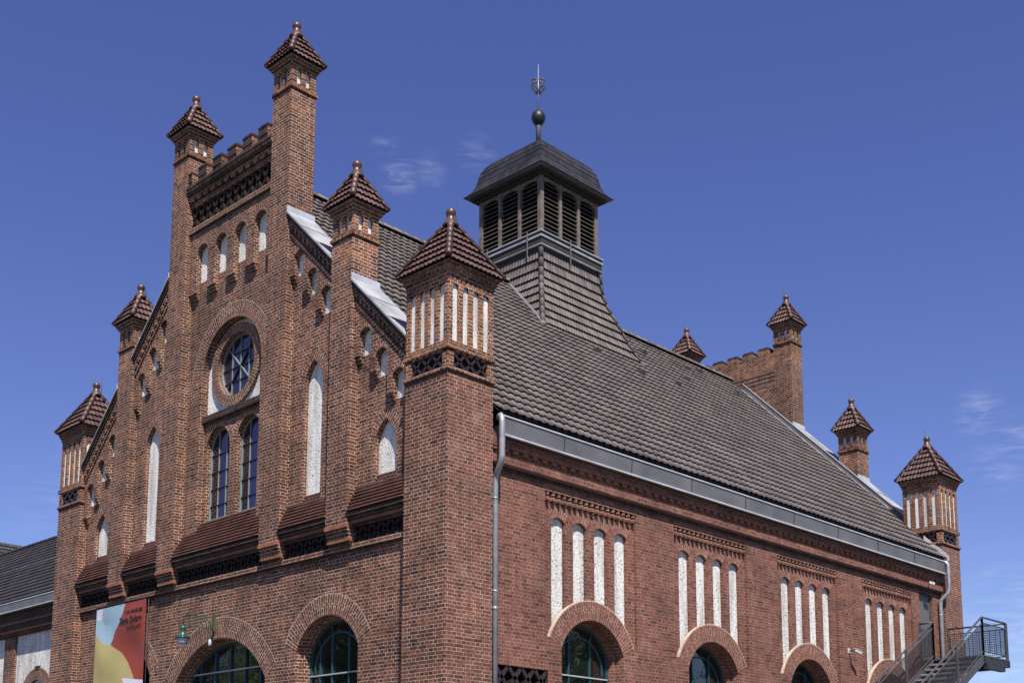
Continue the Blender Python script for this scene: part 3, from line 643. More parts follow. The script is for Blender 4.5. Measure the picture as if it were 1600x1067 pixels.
    for i in range(6):
        a1 = -1.76+0.69*i; a0 = max(a1-(0.38 if front else 0.46), -x4i+0.003); a1 = min(a1, x4i-0.003)
        f = [(a0, 17.145+up_), (a1, 17.145+up_), (a1, 17.35+up_), (a0, 17.35+up_)]
        fr = [Q(a, b_, dA) for a, b_ in f]; bk = [Q(a, b_, dB) for a, b_ in f]
        mp.face(fr, BR_DARK if front else BR_HEAD); mp.face(bk, BR_HEAD)
        for j in range(4): mp.face([fr[j], fr[(j+1) % 4], bk[(j+1) % 4], bk[j]], BR_HEAD)
        for z0, z1, e in ((17.348, 17.395, 0.015), (17.395, 17.44, -0.02)):
            f = [(max(a0-e, -x4i+0.002), z0+up_), (min(a1+e, x4i-0.002), z0+up_), (min(a1+e, x4i-0.002), z1+up_), (max(a0-e, -x4i+0.002), z1+up_)]
            mp.hexa([Q(a, b_, dA-e) for a, b_ in f], [Q(a, b_, dB+e*0.1) for a, b_ in f], BR_DARK)
    part(mp, 'crenellated_parapet')
    # friezes
    fb = MB(); lattice(fb, Q, -x4i, x4i, 15.79, 16.42, 0.17, 0.29, 0.32, DKMATT, 0.07); part(fb, 'diamond_frieze', label='dark diamond frieze under the crenellation')
    for s in (1, -1):
        for a0, a1 in ((x4o, x5i), (x5o, xT)):
            fb = MB(); lattice(fb, mk(M, s), a0+0.02, a1-0.02, 6.22, 6.57, 0.19, 0.29, 0.30, DKMATT, 0.065); part(fb, 'diamond_frieze')
    fb = MB(); lattice(fb, Q, -x4i+0.02, x4i-0.02, 6.22, 6.57, 0.19, 0.29, 0.30, DKMATT, 0.065); part(fb, 'diamond_frieze')
    # plaster panels
    for c in tops:
        mb = MB(); mb.poly(Q, [[(c-0.3, 14.25), (c+0.3, 14.25), (c+0.3, 15.32), (c-0.3, 15.32)]], 0.325, PLASTER_G); part(mb, 'plaster_panel')
    mb = MB(); mb.poly(Q, [[(-1.33, 10.5), (1.33, 10.5), (1.33, 13.0), (-1.33, 13.0)], arc(0, 11.71, 0.95, 0, 2*pi, 32)[:-1]], 0.52, PLASTER_G); part(mb, 'plaster_panel', label='white panel around the rose window')
    for s in (1, -1):
        Qs = mk(M, s)
        for b, nc in zip(bay_defs(), NICHE):
            mb = MB(); mb.poly(Qs, [[(nc[0]-0.42, 7.45), (nc[0]+0.42, 7.45), (nc[0]+0.42, nc[2]+0.05), (nc[0]-0.42, nc[2]+0.05)]], 0.375, PLASTER_G)
            part(mb, 'plaster_panel', label='tall pointed white niche panel' if nc[2] > 9 else 'short pointed white niche panel')
            for c_, za, zb in zip(b[2], b[4], b[5]):
                mb = MB(); mb.poly(Qs, [[(c_-0.23, zb-0.03), (c_+0.23, zb-0.03), (c_+0.23, za+0.03), (c_-0.23, za+0.03)]], 0.275, PLASTER_G); part(mb, 'plaster_panel')
        coping(M, s, x4o+0.002, x5i-0.002, ''); coping(M, s, x5o+0.002, xT-0.002, '')
    return Q

def window_frame_poly(mb, M, outline, inset_loop, d0, d1, mt):
    # frame between two loops of equal length
    n = len(outline)
    for i in range(n):
        a, b, c, e = outline[i], outline[(i+1) % n], inset_loop[(i+1) % n], inset_loop[i]
        mb.hexa([M(*a, d0), M(*b, d0), M(*c, d0), M(*e, d0)], [M(*a, d1), M(*b, d1), M(*c, d1), M(*e, d1)], mt)
def fbar(mb, M, p, q, w, d0, d1, mt):
    (xa, za), (xb, zb) = p, q; L = sqrt((xb-xa)**2+(zb-za)**2); nx, nz = -(zb-za)/L*w/2, (xb-xa)/L*w/2
    c = [(xa-nx, za-nz), (xb-nx, zb-nz), (xb+nx, zb+nz), (xa+nx, za+nz)]
    mb.hexa([M(x, z, d0) for x, z in c], [M(x, z, d1) for x, z in c], mt)
def pane(M, loop, d, mt, parent):
    mb = MB(); mb.poly(M, [loop], d, mt); mb.walls(M, loop, d, d+0.01, mt); sub(mb, 'window_pane', parent)
def arched_window(M, cx, half, zb, zs, ncol, rows, d):
    # round headed small window (pale green steel)
    mb = MB(); o = opening(cx, half, zb, round_arch(cx, zs, half, 20)); i_ = opening(cx, half-0.035, zb+0.08, round_arch(cx, zs, half-0.035, 20))
    window_frame_poly(mb, M, o, i_, d, d+0.06, FRAME_P)
    for k in range(1, ncol):
        x = cx-half+2*half*k/ncol; zt = zs+sqrt(max(0.0, half**2-(x-cx)**2))
        fbar(mb, M, (x, zb), (x, zt-0.02), 0.022, d+0.012, d+0.04, FRAME_P)
    for z in rows: fbar(mb, M, (cx-half+0.02, z), (cx+half-0.02, z), 0.026, d+0.010, d+0.04, IRON)
    sl = [(cx-half-0.02, zb-0.02), (cx+half+0.02, zb-0.02), (cx+half+0.02, zb+0.05), (cx-half-0.02, zb+0.05)]
    mb.hexa([M(a, b, d-0.05) for a, b in sl], [M(a, b, d+0.02) for a, b in sl], FRAME_P)
    w = part(mb, 'window', label='pale green round-headed window')
    pane(M, o, d+0.04, GLASS_U, w)
def segment_window(M, cx, cz, R, half, zb, d, mulls, arch_r, transoms, mt=None, label=None):
    mt = mt or FRAME_T
    mb = MB(); top = segarch(cx, cz, R, half); o = opening(cx, half, zb, top)
    k = (R-0.07)/R; i_ = opening(cx, half-0.05, zb+0.08, segarch(cx, cz, R-0.05, half-0.05))
    window_frame_poly(mb, M, o, i_, d, d+0.08, mt)
    for x in mulls:
        zt = cz+sqrt(R*R-x*x)-0.03 if arch_r is None else cz+sqrt(max(arch_r**2-x*x, 0.01))
        fbar(mb, M, (cx+x, zb), (cx+x, zt), 0.036, d+0.0, d+0.09, mt)
    if arch_r:
        t = math.asin(min(1, half/arch_r)) if half < arch_r else pi/2
        pts = arc(cx, cz, arch_r, pi/2-t, pi/2+t, 20)
        for a, b in zip(pts, pts[1:]): fbar(mb, M, a, b, 0.034, d+0.005, d+0.08, mt)
        for x in mulls:
            ang = atan2(sqrt(max(arch_r**2-x*x, 0.01)), x); fbar(mb, M, (cx+arch_r*cos(ang), cz+arch_r*sin(ang)), (cx+(R-0.03)*cos(ang*0.9+pi/2*0.1), cz+(R-0.03)*sin(ang*0.9+pi/2*0.1)), 0.034, d+0.01, d+0.08, mt)
    for z in transoms: fbar(mb, M, (cx-half+0.03, z), (cx+half-0.03, z), 0.028, d-0.015, d+0.06, FRAME_W)
    w = part(mb, 'window', label=label)
    pane(M, o, d+0.05, GLASS_L, w)
    mb = MB(); mb.poly(M, [[(cx-half-0.15, zb), (cx+half+0.15, zb), (cx+half+0.15, cz+R+0.1), (cx-half-0.15, cz+R+0.1)]], d+0.12, DARKV); sub(mb, 'window_backing', w)

for M, fr in ((F, True), (B, False)):
    Q = gable(M, fr)
    if fr:
        for c in (-0.69, 0.69): arched_window(M, XC+c, 0.53, 7.80, 9.69, 3, [8.22, 8.66, 9.10, 9.56], 0.60)
        # rose window
        mb = MB(); cz = 11.71
        o = arc(XC, cz, 0.83, 0, 2*pi, 48)[:-1]; i_ = arc(XC, cz, 0.79, 0, 2*pi, 48)[:-1]
        window_frame_poly(mb, M, o, i_, 0.575, 0.65, FRAME_P)
        for t in (-0.37, 0, 0.37):
            e = sqrt(0.78**2-t*t)
            fbar(mb, M, (XC+t, cz-e), (XC+t, cz+e), 0.017, 0.59, 0.62, FRAME_P); fbar(mb, M, (XC-e, cz+t), (XC+e, cz+t), 0.020, 0.59, 0.63, IRON)
        for sg in (1, -1): fbar(mb, M, (XC-0.54, cz-0.54*sg), (XC+0.54, cz+0.54*sg), 0.018, 0.58, 0.62, IRON if sg > 0 else FRAME_P)  # one diagonal coloured pale as lit, the other black as shaded
        w = part(mb, 'rose_window'); pane(M, o, 0.62, GLASS_U, w)
        segment_window(M, XC+4.28, 3.58, 1.115, 1.03, 0.4, 0.60, (-0.66, -0.24, 0.36), 0.86, (3.51, 2.6), label='teal round-arched window beside the corner turret')
        segment_window(M, XC-4.28, 3.58, 1.115, 1.03, 0.4, 0.60, (-0.66, -0.24, 0.36), 0.86, (3.51, 2.6), label='teal round-arched window behind the banner')
        segment_window(M, XC, 2.31, 2.29, 1.93, 0.4, 0.60, (-1.3, -0.65, 0.0, 0.65, 1.3), None, (3.92, 3.3, 2.6), label='wide arched central window under the wall lamp')

# ------------------------------------------------------------------ flanks
def flank(M, detail):
    mw = MB(); y0, y1 = S-0.02, LEN-S+0.02
    D0, D1, D2 = 0.17, 0.25, 0.335
    cen = [4.66+4.63*i for i in range(4)]
    holes = []; cz, Ri, Ro = 3.585, 1.14, 1.56; th = radians(66.5)
    for c in cen:
        holes.append(opening(c, 1.06, 0.9, segarch(c, cz, Ri, 1.06)))
        ext = arc(c, cz, Ro, pi/2-th, pi/2+th, 20)
        xe = Ro*sin(th)
        holes.append([(c+1.585, cz+Ro*cos(th)), (c+1.585, 7.42), (c-1.585, 7.42), (c-1.585, cz+Ro*cos(th))] + ext[::-1])
    holes.append([(20.62, 5.28), (21.56, 5.28), (21.56, 7.52), (20.62, 7.52)])
    holes.append([(1.56, 2.99), (3.16, 2.99), (3.16, 3.48), (1.56, 3.48)])
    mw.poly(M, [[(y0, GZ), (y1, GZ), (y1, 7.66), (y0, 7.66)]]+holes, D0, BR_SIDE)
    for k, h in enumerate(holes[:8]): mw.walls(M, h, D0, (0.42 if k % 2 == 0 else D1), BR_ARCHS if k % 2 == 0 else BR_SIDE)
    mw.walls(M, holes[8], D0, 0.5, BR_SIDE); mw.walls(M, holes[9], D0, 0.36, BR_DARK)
    mw.poly(M, [holes[9]], 0.36, DARKV)
    for c in cen:
        sc = [c-1.08+0.72*i for i in range(4)]
        zb_ = lambda x: cz+sqrt((Ro-0.12)**2-(x-c)**2)
        sl = [[(x-0.222, zb_(x-0.222)+0.02)]+[(x-0.222+0.444*k/6, zb_(x-0.222+0.444*k/6)+0.02) for k in range(1, 7)]+segarch(x, 6.90-0.30, 0.30, 0.222, 8) for x in sc]
        rec = [(c+1.6, cz+0.3), (c+1.6, 7.45), (c-1.6, 7.45), (c-1.6, cz+0.3)] + arc(c, cz, Ro-0.12, pi/2-th, pi/2+th, 24)[::-1]
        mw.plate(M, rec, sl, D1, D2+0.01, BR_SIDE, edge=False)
        ring(mw, M, c, cz, Ri, Ro, pi/2-th, pi/2+th, D0-0.004, BR_ARCHS, 26, D0+0.02)
        # inner order of the arch
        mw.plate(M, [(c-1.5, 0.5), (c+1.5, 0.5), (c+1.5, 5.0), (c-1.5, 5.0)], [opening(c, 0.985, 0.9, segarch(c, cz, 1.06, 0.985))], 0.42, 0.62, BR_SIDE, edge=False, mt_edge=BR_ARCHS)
        for x in sc:
            zc_ = 6.62; t = math.asin(0.222/0.30); off = 0.002*(sc.index(x) % 2)
            ring(mw, M, x, zc_-0.02, 0.30, 0.52, pi/2-t, pi/2+t, D1-0.004-off, BR_ARCHS, 10, D1+0.01)
    part(mw, 'flank_wall')
    for c in cen:
        # dog-tooth band
        mb = MB()
        for r_, (z0, z1) in enumerate(((7.335, 7.40), (7.215, 7.30))):
            n = 17
            for i in range(n):
                y = c-1.585+3.17*(i+0.5+(0.0 if r_ == 0 else 0.0))/n; w = 0.070 if r_ else 0.05
                T = [(y-w, D1), (y-w*0.45, D0-0.012), (y+w*0.45, D0-0.012), (y+w, D1)]
                mb.hexa([M(a, z0+(0.0), d) for a, d in T], [M(a, z1, d) for a, d in T], BR_ARCHS)
        mb.poly(M, [[(c-1.585, 7.19), (c+1.585, 7.19), (c+1.585, 7.42), (c-1.585, 7.42)]], D1-0.006, BR_DARK)  # dark backing paints deeper shade between the teeth
        mb.hexa([M(a, b, D1-0.02) for a, b in [(c-1.585, 7.315), (c+1.585, 7.315), (c+1.585, 7.345), (c-1.585, 7.345)]], [M(a, b, D1+0.01) for a, b in [(c-1.585, 7.315), (c+1.585, 7.315), (c+1.585, 7.345), (c-1.585, 7.345)]], BR_DARK)
        part(mb, 'dogtooth_band')
        mb = MB()
        ring(mb, M, c, cz, Ro+0.001, Ro+0.028, pi/2-th, pi/2+th, D0+0.004, CEMENT, 26, D1+0.01); part(mb, 'arch_weathering')
        for i in range(4):
            x = c-1.08+0.72*i
            mb = MB(); zq = lambda x_: cz+sqrt((Ro-0.15)**2-min(abs(x_-c), 1.35)**2)
            mb.poly(M, [[(x-0.245+0.49*k/6, zq(x-0.245+0.49*k/6)) for k in range(7)]+[(x+0.245, 6.95), (x-0.245, 6.95)]], D2, PLASTER); part(mb, 'plaster_panel')
        segment_window(M, c, cz, 1.06, 0.985, 0.9, 0.58, (-0.36, 0.36), 0.80, (3.50, 2.4), label='teal arched window under white slots')
    if detail:
        mb = MB()
        lattice(mb, M, 1.57, 3.15, 3.0, 3.475, 0.185, 0.30, 0.40, DKGLAZE, 0.085); part(mb, 'diamond_grille')
        mb = MB(); fr = [(20.63, 5.29), (21.55, 5.29), (21.55, 7.51), (20.63, 7.51)]
        mb.hexa([M(a, b, 0.27) for a, b in fr], [M(a, b, 0.33) for a, b in fr], DOOR_M)
        for a, b, c_, e in ((20.63, 20.70, 5.29, 7.51), (21.48, 21.55, 5.29, 7.51), (20.70, 21.48, 7.44, 7.51)):
            q = [(a, c_), (b, c_), (b, e), (a, e)]; mb.hexa([M(x, z, 0.25) for x, z in q], [M(x, z, 0.275) for x, z in q], STEEL)
        d_ = part(mb, 'door', label='grey steel door at the head of the stair')
        mb = MB(); mb.tube([M(20.78, 6.3, 0.275), M(20.78, 6.3, 0.22), M(20.9, 6.3, 0.22)], 0.012, STEEL_D, 6); sub(mb, 'door_handle', d_)
    # ---- cornice
    mb = MB()
    def run(z0, z1, d, mt, back=0.3): 
        c_ = [(y0, z0), (y1, z0), (y1, z1), (y0, z1)]; mb.hexa([M(a, b, d) for a, b in c_], [M(a, b, back) for a, b in c_], mt)
    run(7.585, 7.655, 0.13, BR_DARK); run(7.655, 7.69, 0.075, SILL); run(7.69, 7.855, 0.04, BR_SIDE); run(7.855, 8.02, 0.075, BR_SIDE)  # lowest course is dark to paint the shade under the cornice
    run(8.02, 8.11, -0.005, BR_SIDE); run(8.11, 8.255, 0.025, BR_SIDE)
    n = int((y1-y0)/0.30)
    for i in range(n):
        a = y0+(y1-y0)*(i+0.2)/n; c_ = [(a, 7.95), (a+0.15, 7.95), (a+0.15, 8.022), (a, 8.022)]
        mb.hexa([M(p, b, 0.012) for p, b in c_], [M(p, b, 0.09) for p, b in c_], SILL_O)
    part(mb, 'cornice')
    # ---- box gutter
    mb = MB(); sec = [(0.2, 8.262), (-0.105, 8.257), (-0.13, 8.65), (-0.09, 8.665), (-0.08, 8.45), (0.2, 8.45)]
    mb.hexa([M(S+0.14, z, d) for d, z in sec], [M(LEN-S-0.05, z, d) for d, z in sec], ZINC_D)
    for z, d, hgt in ((8.247, -0.135, 0.035), (8.645, -0.143, 0.03)):
        q = [(-0.07, z-hgt/2), (d-0.005, z-hgt/2), (d-0.005, z+hgt/2), (-0.07, z+hgt/2)]
        mb.hexa([M(S+0.135, zz, dd) for dd, zz in q], [M(LEN-S-0.045, zz, dd) for dd, zz in q], ZINC)  # rim strips, paler than the gutter so edge highlights are in the colour
    y = S+2.1
    while y < LEN-S: mb.bar(M(y, 8.27, -0.108), M(y, 8.64, -0.133), 0.016, 0.022, STEEL_D); y += 2.35
    part(mb, 'gutter')
flank(R_, True)
mb = MB(); mb.poly(LF, [[(S-0.02, GZ), (LEN-S+0.02, GZ), (LEN-S+0.02, 8.5), (S-0.02, 8.5)]], 0.17, BR_FRONT); part(mb, 'flank_wall', label='far flank wall')
# downpipes
def downpipe(y, sg, zbot):
    mb = MB(); x1, x2 = 0.21, -0.065
    P = [(0.04, y-0.02*sg, 8.58), (0.09, y-0.05*sg, 8.62), (0.15, y-0.07*sg, 8.62), (x1-0.01, y-0.08*sg, 8.55), (x1, y-0.085*sg, 8.45), (x1, y-0.085*sg, 7.74), (x1-0.03, y-0.08*sg, 7.62), (x1-0.20, y-0.02*sg, 7.44), (x2+0.02, y, 7.38), (x2, y, 7.30), (x2, y, zbot)]
    mb.tube(P, 0.063, PIPE, 12)
    z = 6.9
    while z > zbot:
        mb.tube([(x2, y, z-0.02), (x2, y, z+0.02)], 0.066, PIPE, 12); mb.bar((x2, y, z), (-0.18, y, z), 0.02, 0.02, STEEL); z -= 1.95
    mb.tube([(x2, y, 4.55), (x2, y, 4.63)], 0.064, PIPE, 12)
    return mb
part(downpipe(1.44, 1, GZ), 'downpipe', label='zinc downpipe beside the front corner turret')
part(downpipe(LEN-1.47, -1, GZ), 'downpipe', label='zinc downpipe beside the rear corner turret')

# ------------------------------------------------------------------ main roof
def pantile_slope(mb, x_eave, z_eave, x_top, z_top, ya, yb, rows, tw, mt, amp=0.020, lift=0.036, seg=8, axis='x', seed=0):
    # rows of tiles across ya..yb; slope from eave to top in (x, z) or (y, z)
    L = sqrt((x_top-x_eave)**2+(z_top-z_eave)**2); tx, tz = (x_top-x_eave)/L, (z_top-z_eave)/L
    nx, nz = (-tz, tx) if tx > 0 else (tz, -tx)
    if nz < 0: nx, nz = -nx, -nz
    n = int(round((yb-ya)/tw))*seg
    rnd = random.Random(seed)
    W_ = lambda i: (lambda t: amp*1.05*sin(pi*t/0.4) if t < 0.4 else -amp*0.55*sin(pi*(t-0.4)/0.6))((i % seg)/seg)
    jit = [[rnd.uniform(-0.006, 0.006) for _ in range(n//seg+2)] for _ in range(rows)]
    def P(s, y, off):
        a, z = x_eave+tx*s+nx*off, z_eave+tz*s+nz*off
        return (a, y, z) if axis == 'x' else (y, a, z)
    for r in range(rows):
        s0, s1 = L*r/rows, L*(r+1.08)/rows
        lo = [P(s0+jit[r][i//seg], ya+(yb-ya)*i/n, lift+W_(i)+jit[r][i//seg]) for i in range(n+1)]
        hi = [P(min(s1, L), ya+(yb-ya)*i/n, -0.012+W_(i)) for i in range(n+1)]
        bt = [P(s0+0.006, ya+(yb-ya)*i/n, lift+W_(i)-0.024) for i in range(n+1)]
        for i in range(n):
            u = (i//seg+0.5, r+0.5+seed*71)
            mb.face([lo[i], lo[i+1], hi[i+1], hi[i]], mt, [u]*4, smooth=True)
            mb.face([bt[i], bt[i+1], lo[i+1], lo[i]], mt, [u]*4)
roof = MB()
XE, ZE = 0.15, zroof(0.15)
pantile_slope(roof, XE, ZE, XC, zroof(XC), S+0.01, LEN-S-0.01, 30, 0.24, ROOF, seed=3)
X5 = XE+(XC-XE)*5/30
for ya_, yb_ in ((0.80, S+0.01), (LEN-S-0.01, LEN-0.80)): pantile_slope(roof, X5, zroof(X5), XC, zroof(XC), ya_, yb_, 25, 0.24, ROOF, seed=4)
XEL = XL-XE
roof.face([(XEL, 0.8, ZE), (XEL, LEN-0.8, ZE), (XC, LEN-0.8, zroof(XC)), (XC, 0.8, zroof(XC))], ROOF_D, [(0.5, 0.5)]*4)
roof.face([(XE, S, ZE-0.04), (XE, LEN-S, ZE-0.04), (X5, LEN-S, zroof(X5)-0.04), (X5, S, zroof(X5)-0.04)], DARKV, [(0.5, 0.5)]*4)
roof.face([(X5, 0.8, zroof(X5)-0.04), (X5, LEN-0.8, zroof(X5)-0.04), (XC, LEN-0.8, zroof(XC)-0.04), (XC, 0.8, zroof(XC)-0.04)], DARKV, [(0.5, 0.5)]*4)
roof_o = part(roof, 'roof', label='long grey brown pantiled roof slope')
mb = MB(); y = 0.85; k = 0
while y < LEN-0.9:
    a, b = Vector((XC, y, 17.08)), Vector((XC, y+0.42, 17.08))
    hip_tiles(mb, a, b, 0.13, 1, ROOF, seed=k); y += 0.385; k += 1
sub(mb, 'ridge_tiles', roof_o)
# vent tiles and snow hooks seen on the slope
vents = [(18.6, 0.10), (15.6, 0.14), (21.0, 0.15), (17.0, 0.23), (13.6, 0.245), (11.2, 0.335), (13.0, 0.37), (19.7, 0.07), (6.1, 0.075), (7.9, 0.16), (15.3, 0.33)]
for y, t in vents:
    mb = MB(); x = XC+(XE-XC)*t; z = zroof(x)
    mb.hexa([(x-0.10, y-0.09, z+0.13), (x+0.10, y-0.11, z-0.06), (x+0.10, y+0.11, z-0.06), (x-0.10, y+0.09, z+0.13)], [(x-0.07, y-0.06, z+0.16), (x+0.12, y-0.09, z+0.06), (x+0.12, y+0.09, z+0.06), (x-0.07, y+0.06, z+0.16)], ROOF_D); sub(mb, 'vent_tile', roof_o)
# verge flashing against the rear gable
for s in (1,):
    mb = MB()
    def vz(x): return zroof(x)
    for x0, x1 in ((XC+0.6, -0.55),):
        Ls = [(x0, LEN-0.80), (x1, LEN-0.80)]
        mb.hexa([(x0, LEN-0.84, vz(x0)-0.05), (x0, LEN-0.80, vz(x0)-0.05), (x0, LEN-0.78, vz(x0)+0.30), (x0, LEN-0.84, vz(x0)+0.30)], [(x1, LEN-0.84, vz(x1)-0.05), (x1, LEN-0.80, vz(x1)-0.05), (x1, LEN-0.78, vz(x1)+0.24), (x1, LEN-0.84, vz(x1)+0.24)], ZINC_D)
        mb.bar((x0, LEN-0.845, vz(x0)+0.30), (x1, LEN-0.845, vz(x1)+0.24), 0.03, 0.03, ZINC)
        n = 26
        for i in range(n):
            xa, xb = x0+(x1-x0)*i/n, x0+(x1-x0)*(i+0.93)/n; o_ = 0.03*(i % 2)
            mb.bar((xa, LEN-0.98, vz(xa)+0.065), (xb, LEN-0.98, vz(xb)+0.065), 0.10, 0.015, ZINC_L)
    part(mb, 'verge_flashing')
mb = MB()
mb.hexa([(-0.6, LEN-1.33, zroof(-0.6)-0.02), (-0.6, LEN-1.29, zroof(-0.6)-0.02), (-0.6, LEN-1.29, zroof(-0.6)+0.16), (-0.6, LEN-1.33, zroof(-0.6)+0.16)], [(0.22, LEN-1.33, zroof(0.22)-0.02), (0.22, LEN-1.29, zroof(0.22)-0.02), (0.22, LEN-1.29, zroof(0.22)+0.16), (0.22, LEN-1.33, zroof(0.22)+0.16)], ZINC)
part(mb, 'turret_flashing')

# ------------------------------------------------------------------ roof lantern
YC = 11.72
cs4 = [(-1,-1),(1,-1),(1,1),(-1,1)]
core = MB()
core.box((XC-1.20, YC-1.20, 18.3), (XC+1.20, YC+1.20, 20.5), DARKV)
core.box((XC-1.36, YC-1.36, 17.6), (XC+1.36, YC+1.36, 18.36), WOOD_D)
lan = part(core, 'roof_lantern', label='timber louvred lantern with slate helm on the roof ridge')
# flared tiled skirt
prof = [(2.45, 14.55), (2.24, 14.95), (2.02, 15.45), (1.80, 16.05), (1.65, 16.41), (1.525, 16.74), (1.44, 17.07), (1.405, 17.42), (1.385, 17.80)]
mb = MB(); rr = 0
lens = [0]
for (h0, z0), (h1, z1) in zip(prof, prof[1:]): lens.append(lens[-1]+sqrt((h1-h0)**2+(z1-z0)**2))
def pf(s):
    for i in range(len(prof)-1):
        if s <= lens[i+1]+1e-9:
            t = (s-lens[i])/(lens[i+1]-lens[i]); return (prof[i][0]+(prof[i+1][0]-prof[i][0])*t, prof[i][1]+(prof[i+1][1]-prof[i][1])*t)
    return prof[-1]
NR = 10
for r in range(NR):
    (h0, z0), (h1, z1) = pf(lens[-1]*r/NR), pf(lens[-1]*(r+1)/NR)
    for k in range(4):
        a, b = cs4[k], cs4[(k+1) % 4]
        tiled_face(mb, (XC+a[0]*h0, YC+a[1]*h0, z0), (XC+b[0]*h0, YC+b[1]*h0, z0), (XC+a[0]*h1, YC+a[1]*h1, z1), (XC+b[0]*h1, YC+b[1]*h1, z1), 1, 0.125, ROOF, amp=0.014, lift=0.046, seg=6, seed=r*4+k, edge=0.024)
for a in cs4:
    for r in range(NR):
        (h0, z0), (h1, z1) = pf(lens[-1]*r/NR), pf(lens[-1]*(r+1)/NR)
        hip_tiles(mb, (XC+a[0]*(h0+0.01), YC+a[1]*(h0+0.01), z0), (XC+a[0]*(h1+0.01), YC+a[1]*(h1+0.01), z1), 0.08, 1, ROOF, seed=r)
for (h0, z0), (h1, z1) in zip(prof, prof[1:]):
    for k in range(4):
        a, b = cs4[k], cs4[(k+1) % 4]; e = 0.03
        mb.face([(XC+a[0]*(h0-e), YC+a[1]*(h0-e), z0), (XC+b[0]*(h0-e), YC+b[1]*(h0-e), z0), (XC+b[0]*(h1-e), YC+b[1]*(h1-e), z1), (XC+a[0]*(h1-e), YC+a[1]*(h1-e), z1)], DARKV)
sub(mb, 'tiled_skirt', lan)
mb = MB()       # dark valley sheet where the skirt meets the roof
for sy in (-1, 1):
    P = [(h, z) for h, z in prof if z < 17.3]
    pts = []
    for i in range(9):
        hx = 0.25+2.2*i/8; zr = zroof(XC+hx)+0.05
        # height on the skirt face
        hy = next((prof[j][0]+(prof[j+1][0]-prof[j][0])*(zr-prof[j][1])/(prof[j+1][1]-prof[j][1]) for j in range(len(prof)-1) if prof[j][1] <= zr <= prof[j+1][1]), 2.3)
        pts.append((XC+hx, YC+sy*(hy+0.05), zr))
    for p, q in zip(pts, pts[1:]): mb.bar(p, q, 0.16, 0.05, ZINC_D)
sub(mb, 'valley_flashing', lan)
# sheet-metal bands
mb = MB()
for z0, z1, h, mt in ((18.30, 18.345, 1.50, ZINC_L), (18.20, 18.30, 1.465, STEEL_D), (18.14, 18.205, 1.49, ZINC_L), (17.90, 18.14, 1.455, WOOD_D), (17.865, 17.90, 1.49, ZINC_L), (17.55, 17.86, 1.40, WOOD_D)):
    mb.box((XC-h, YC-h, z0), (XC+h, YC+h, z1), mt)
for sx, sy, dx, dy in ((0.62, -1, 0, -1), (1, -0.1, 1, 0), (-0.55, -1, 0, -1)):
    x, y = XC+sx*1.5, YC+sy*1.5; mb.bar((x+dx*0.02, y+dy*0.02, 18.4), (x+dx*0.02, y+dy*0.02, 17.55), 0.035, 0.02, ZINC_D)
sub(mb, 'metal_band', lan)
# posts, arched heads and louvres
PP = [-1.30, -0.435, 0.435, 1.30]
done = set()
LM = [lambda a, b, d: (XC+a, YC-1.37+d, b), lambda a, b, d: (XC+1.37-d, YC+a, b), lambda a, b, d: (XC-a, YC+1.37-d, b), lambda a, b, d: (XC-1.37+d, YC-a, b)]
for M in LM:
    for i, a in enumerate(PP):
        if i == 3: continue
        w = 0.115 if i else 0.15
        mb = MB(); q = [(a-w/2+(-0.0 if i else 0.0), 18.33), (a+w/2, 18.33), (a+w/2, 20.50), (a-w/2, 20.50)]
        mb.hexa([M(x, z, -0.0) for x, z in q], [M(x, z, 0.14) for x, z in q], WOOD); sub(mb, 'post', lan)
    for i in range(3):
        a0, a1 = PP[i]+0.06, PP[i+1]-0.06; c = (a0+a1)/2; hf = (a1-a0)/2
        mb = MB()
        mb.plate(M, [(a0, 19.98), (a0, 20.5), (a1, 20.5), (a1, 19.98)] + [(c+(hf-0.001)*cos(t), 19.98+0.17*sin(t)) for t in [pi*k/12 for k in range(1, 12)]], [], 0.02, 0.10, WOOD)
        sub(mb, 'arched_head', lan)
        mb = MB()
        for k in range(12):
            z = 18.40+0.145*k
            mb.hexa([M(a0, z, 0.03), M(a0, z+0.014, 0.03), M(a0, z+0.125, 0.15), M(a0, z+0.108, 0.15)], [M(a1, z, 0.03), M(a1, z+0.014, 0.03), M(a1, z+0.125, 0.15), M(a1, z+0.108, 0.15)], LOUV)
        sub(mb, 'louvre', lan)
# slate helm
hp = [(1.73, 20.43), (1.60, 20.55), (1.50, 20.70), (1.43, 20.88), (1.39, 21.10), (1.34, 21.28), (1.25, 21.46), (1.12, 21.62), (0.95, 21.76), (0.65, 21.98), (0.33, 22.22), (0.0, 22.47)]
mb = MB()
for j, ((h0, z0), (h1, z1)) in enumerate(zip(hp, hp[1:])):
    for k in range(4):
        a, b = cs4[k], cs4[(k+1) % 4]; n = max(1, int(2*h0/0.17))
        e0, e1 = Vector((XC+a[0]*(h0+0.016), YC+a[1]*(h0+0.016), z0)), Vector((XC+b[0]*(h0+0.016), YC+b[1]*(h0+0.016), z0)); t0, t1 = Vector((XC+a[0]*h1, YC+a[1]*h1, z1)), Vector((XC+b[0]*h1, YC+b[1]*h1, z1))
        for i in range(n):
            u = (i+0.5+17*k, j+0.5)
            lo0, lo1 = e0.lerp(e1, i/n), e0.lerp(e1, (i+1)/n); hi0, hi1 = t0.lerp(t1, i/n), t0.lerp(t1, (i+1)/n)
            dz = random.uniform(0, 0.012); lo0.z -= dz; lo1.z -= dz*0.3
            mb.face([lo0, lo1, hi1, hi0], SLATE, [u]*4); mb.face([lo0+Vector((0,0,-0.014))*1, lo1+Vector((0,0,-0.014)), lo1, lo0], SLATE, [u]*4)
mb.box((XC-1.70, YC-1.70, 20.38), (XC+1.70, YC+1.70, 20.43), ZINC_D)
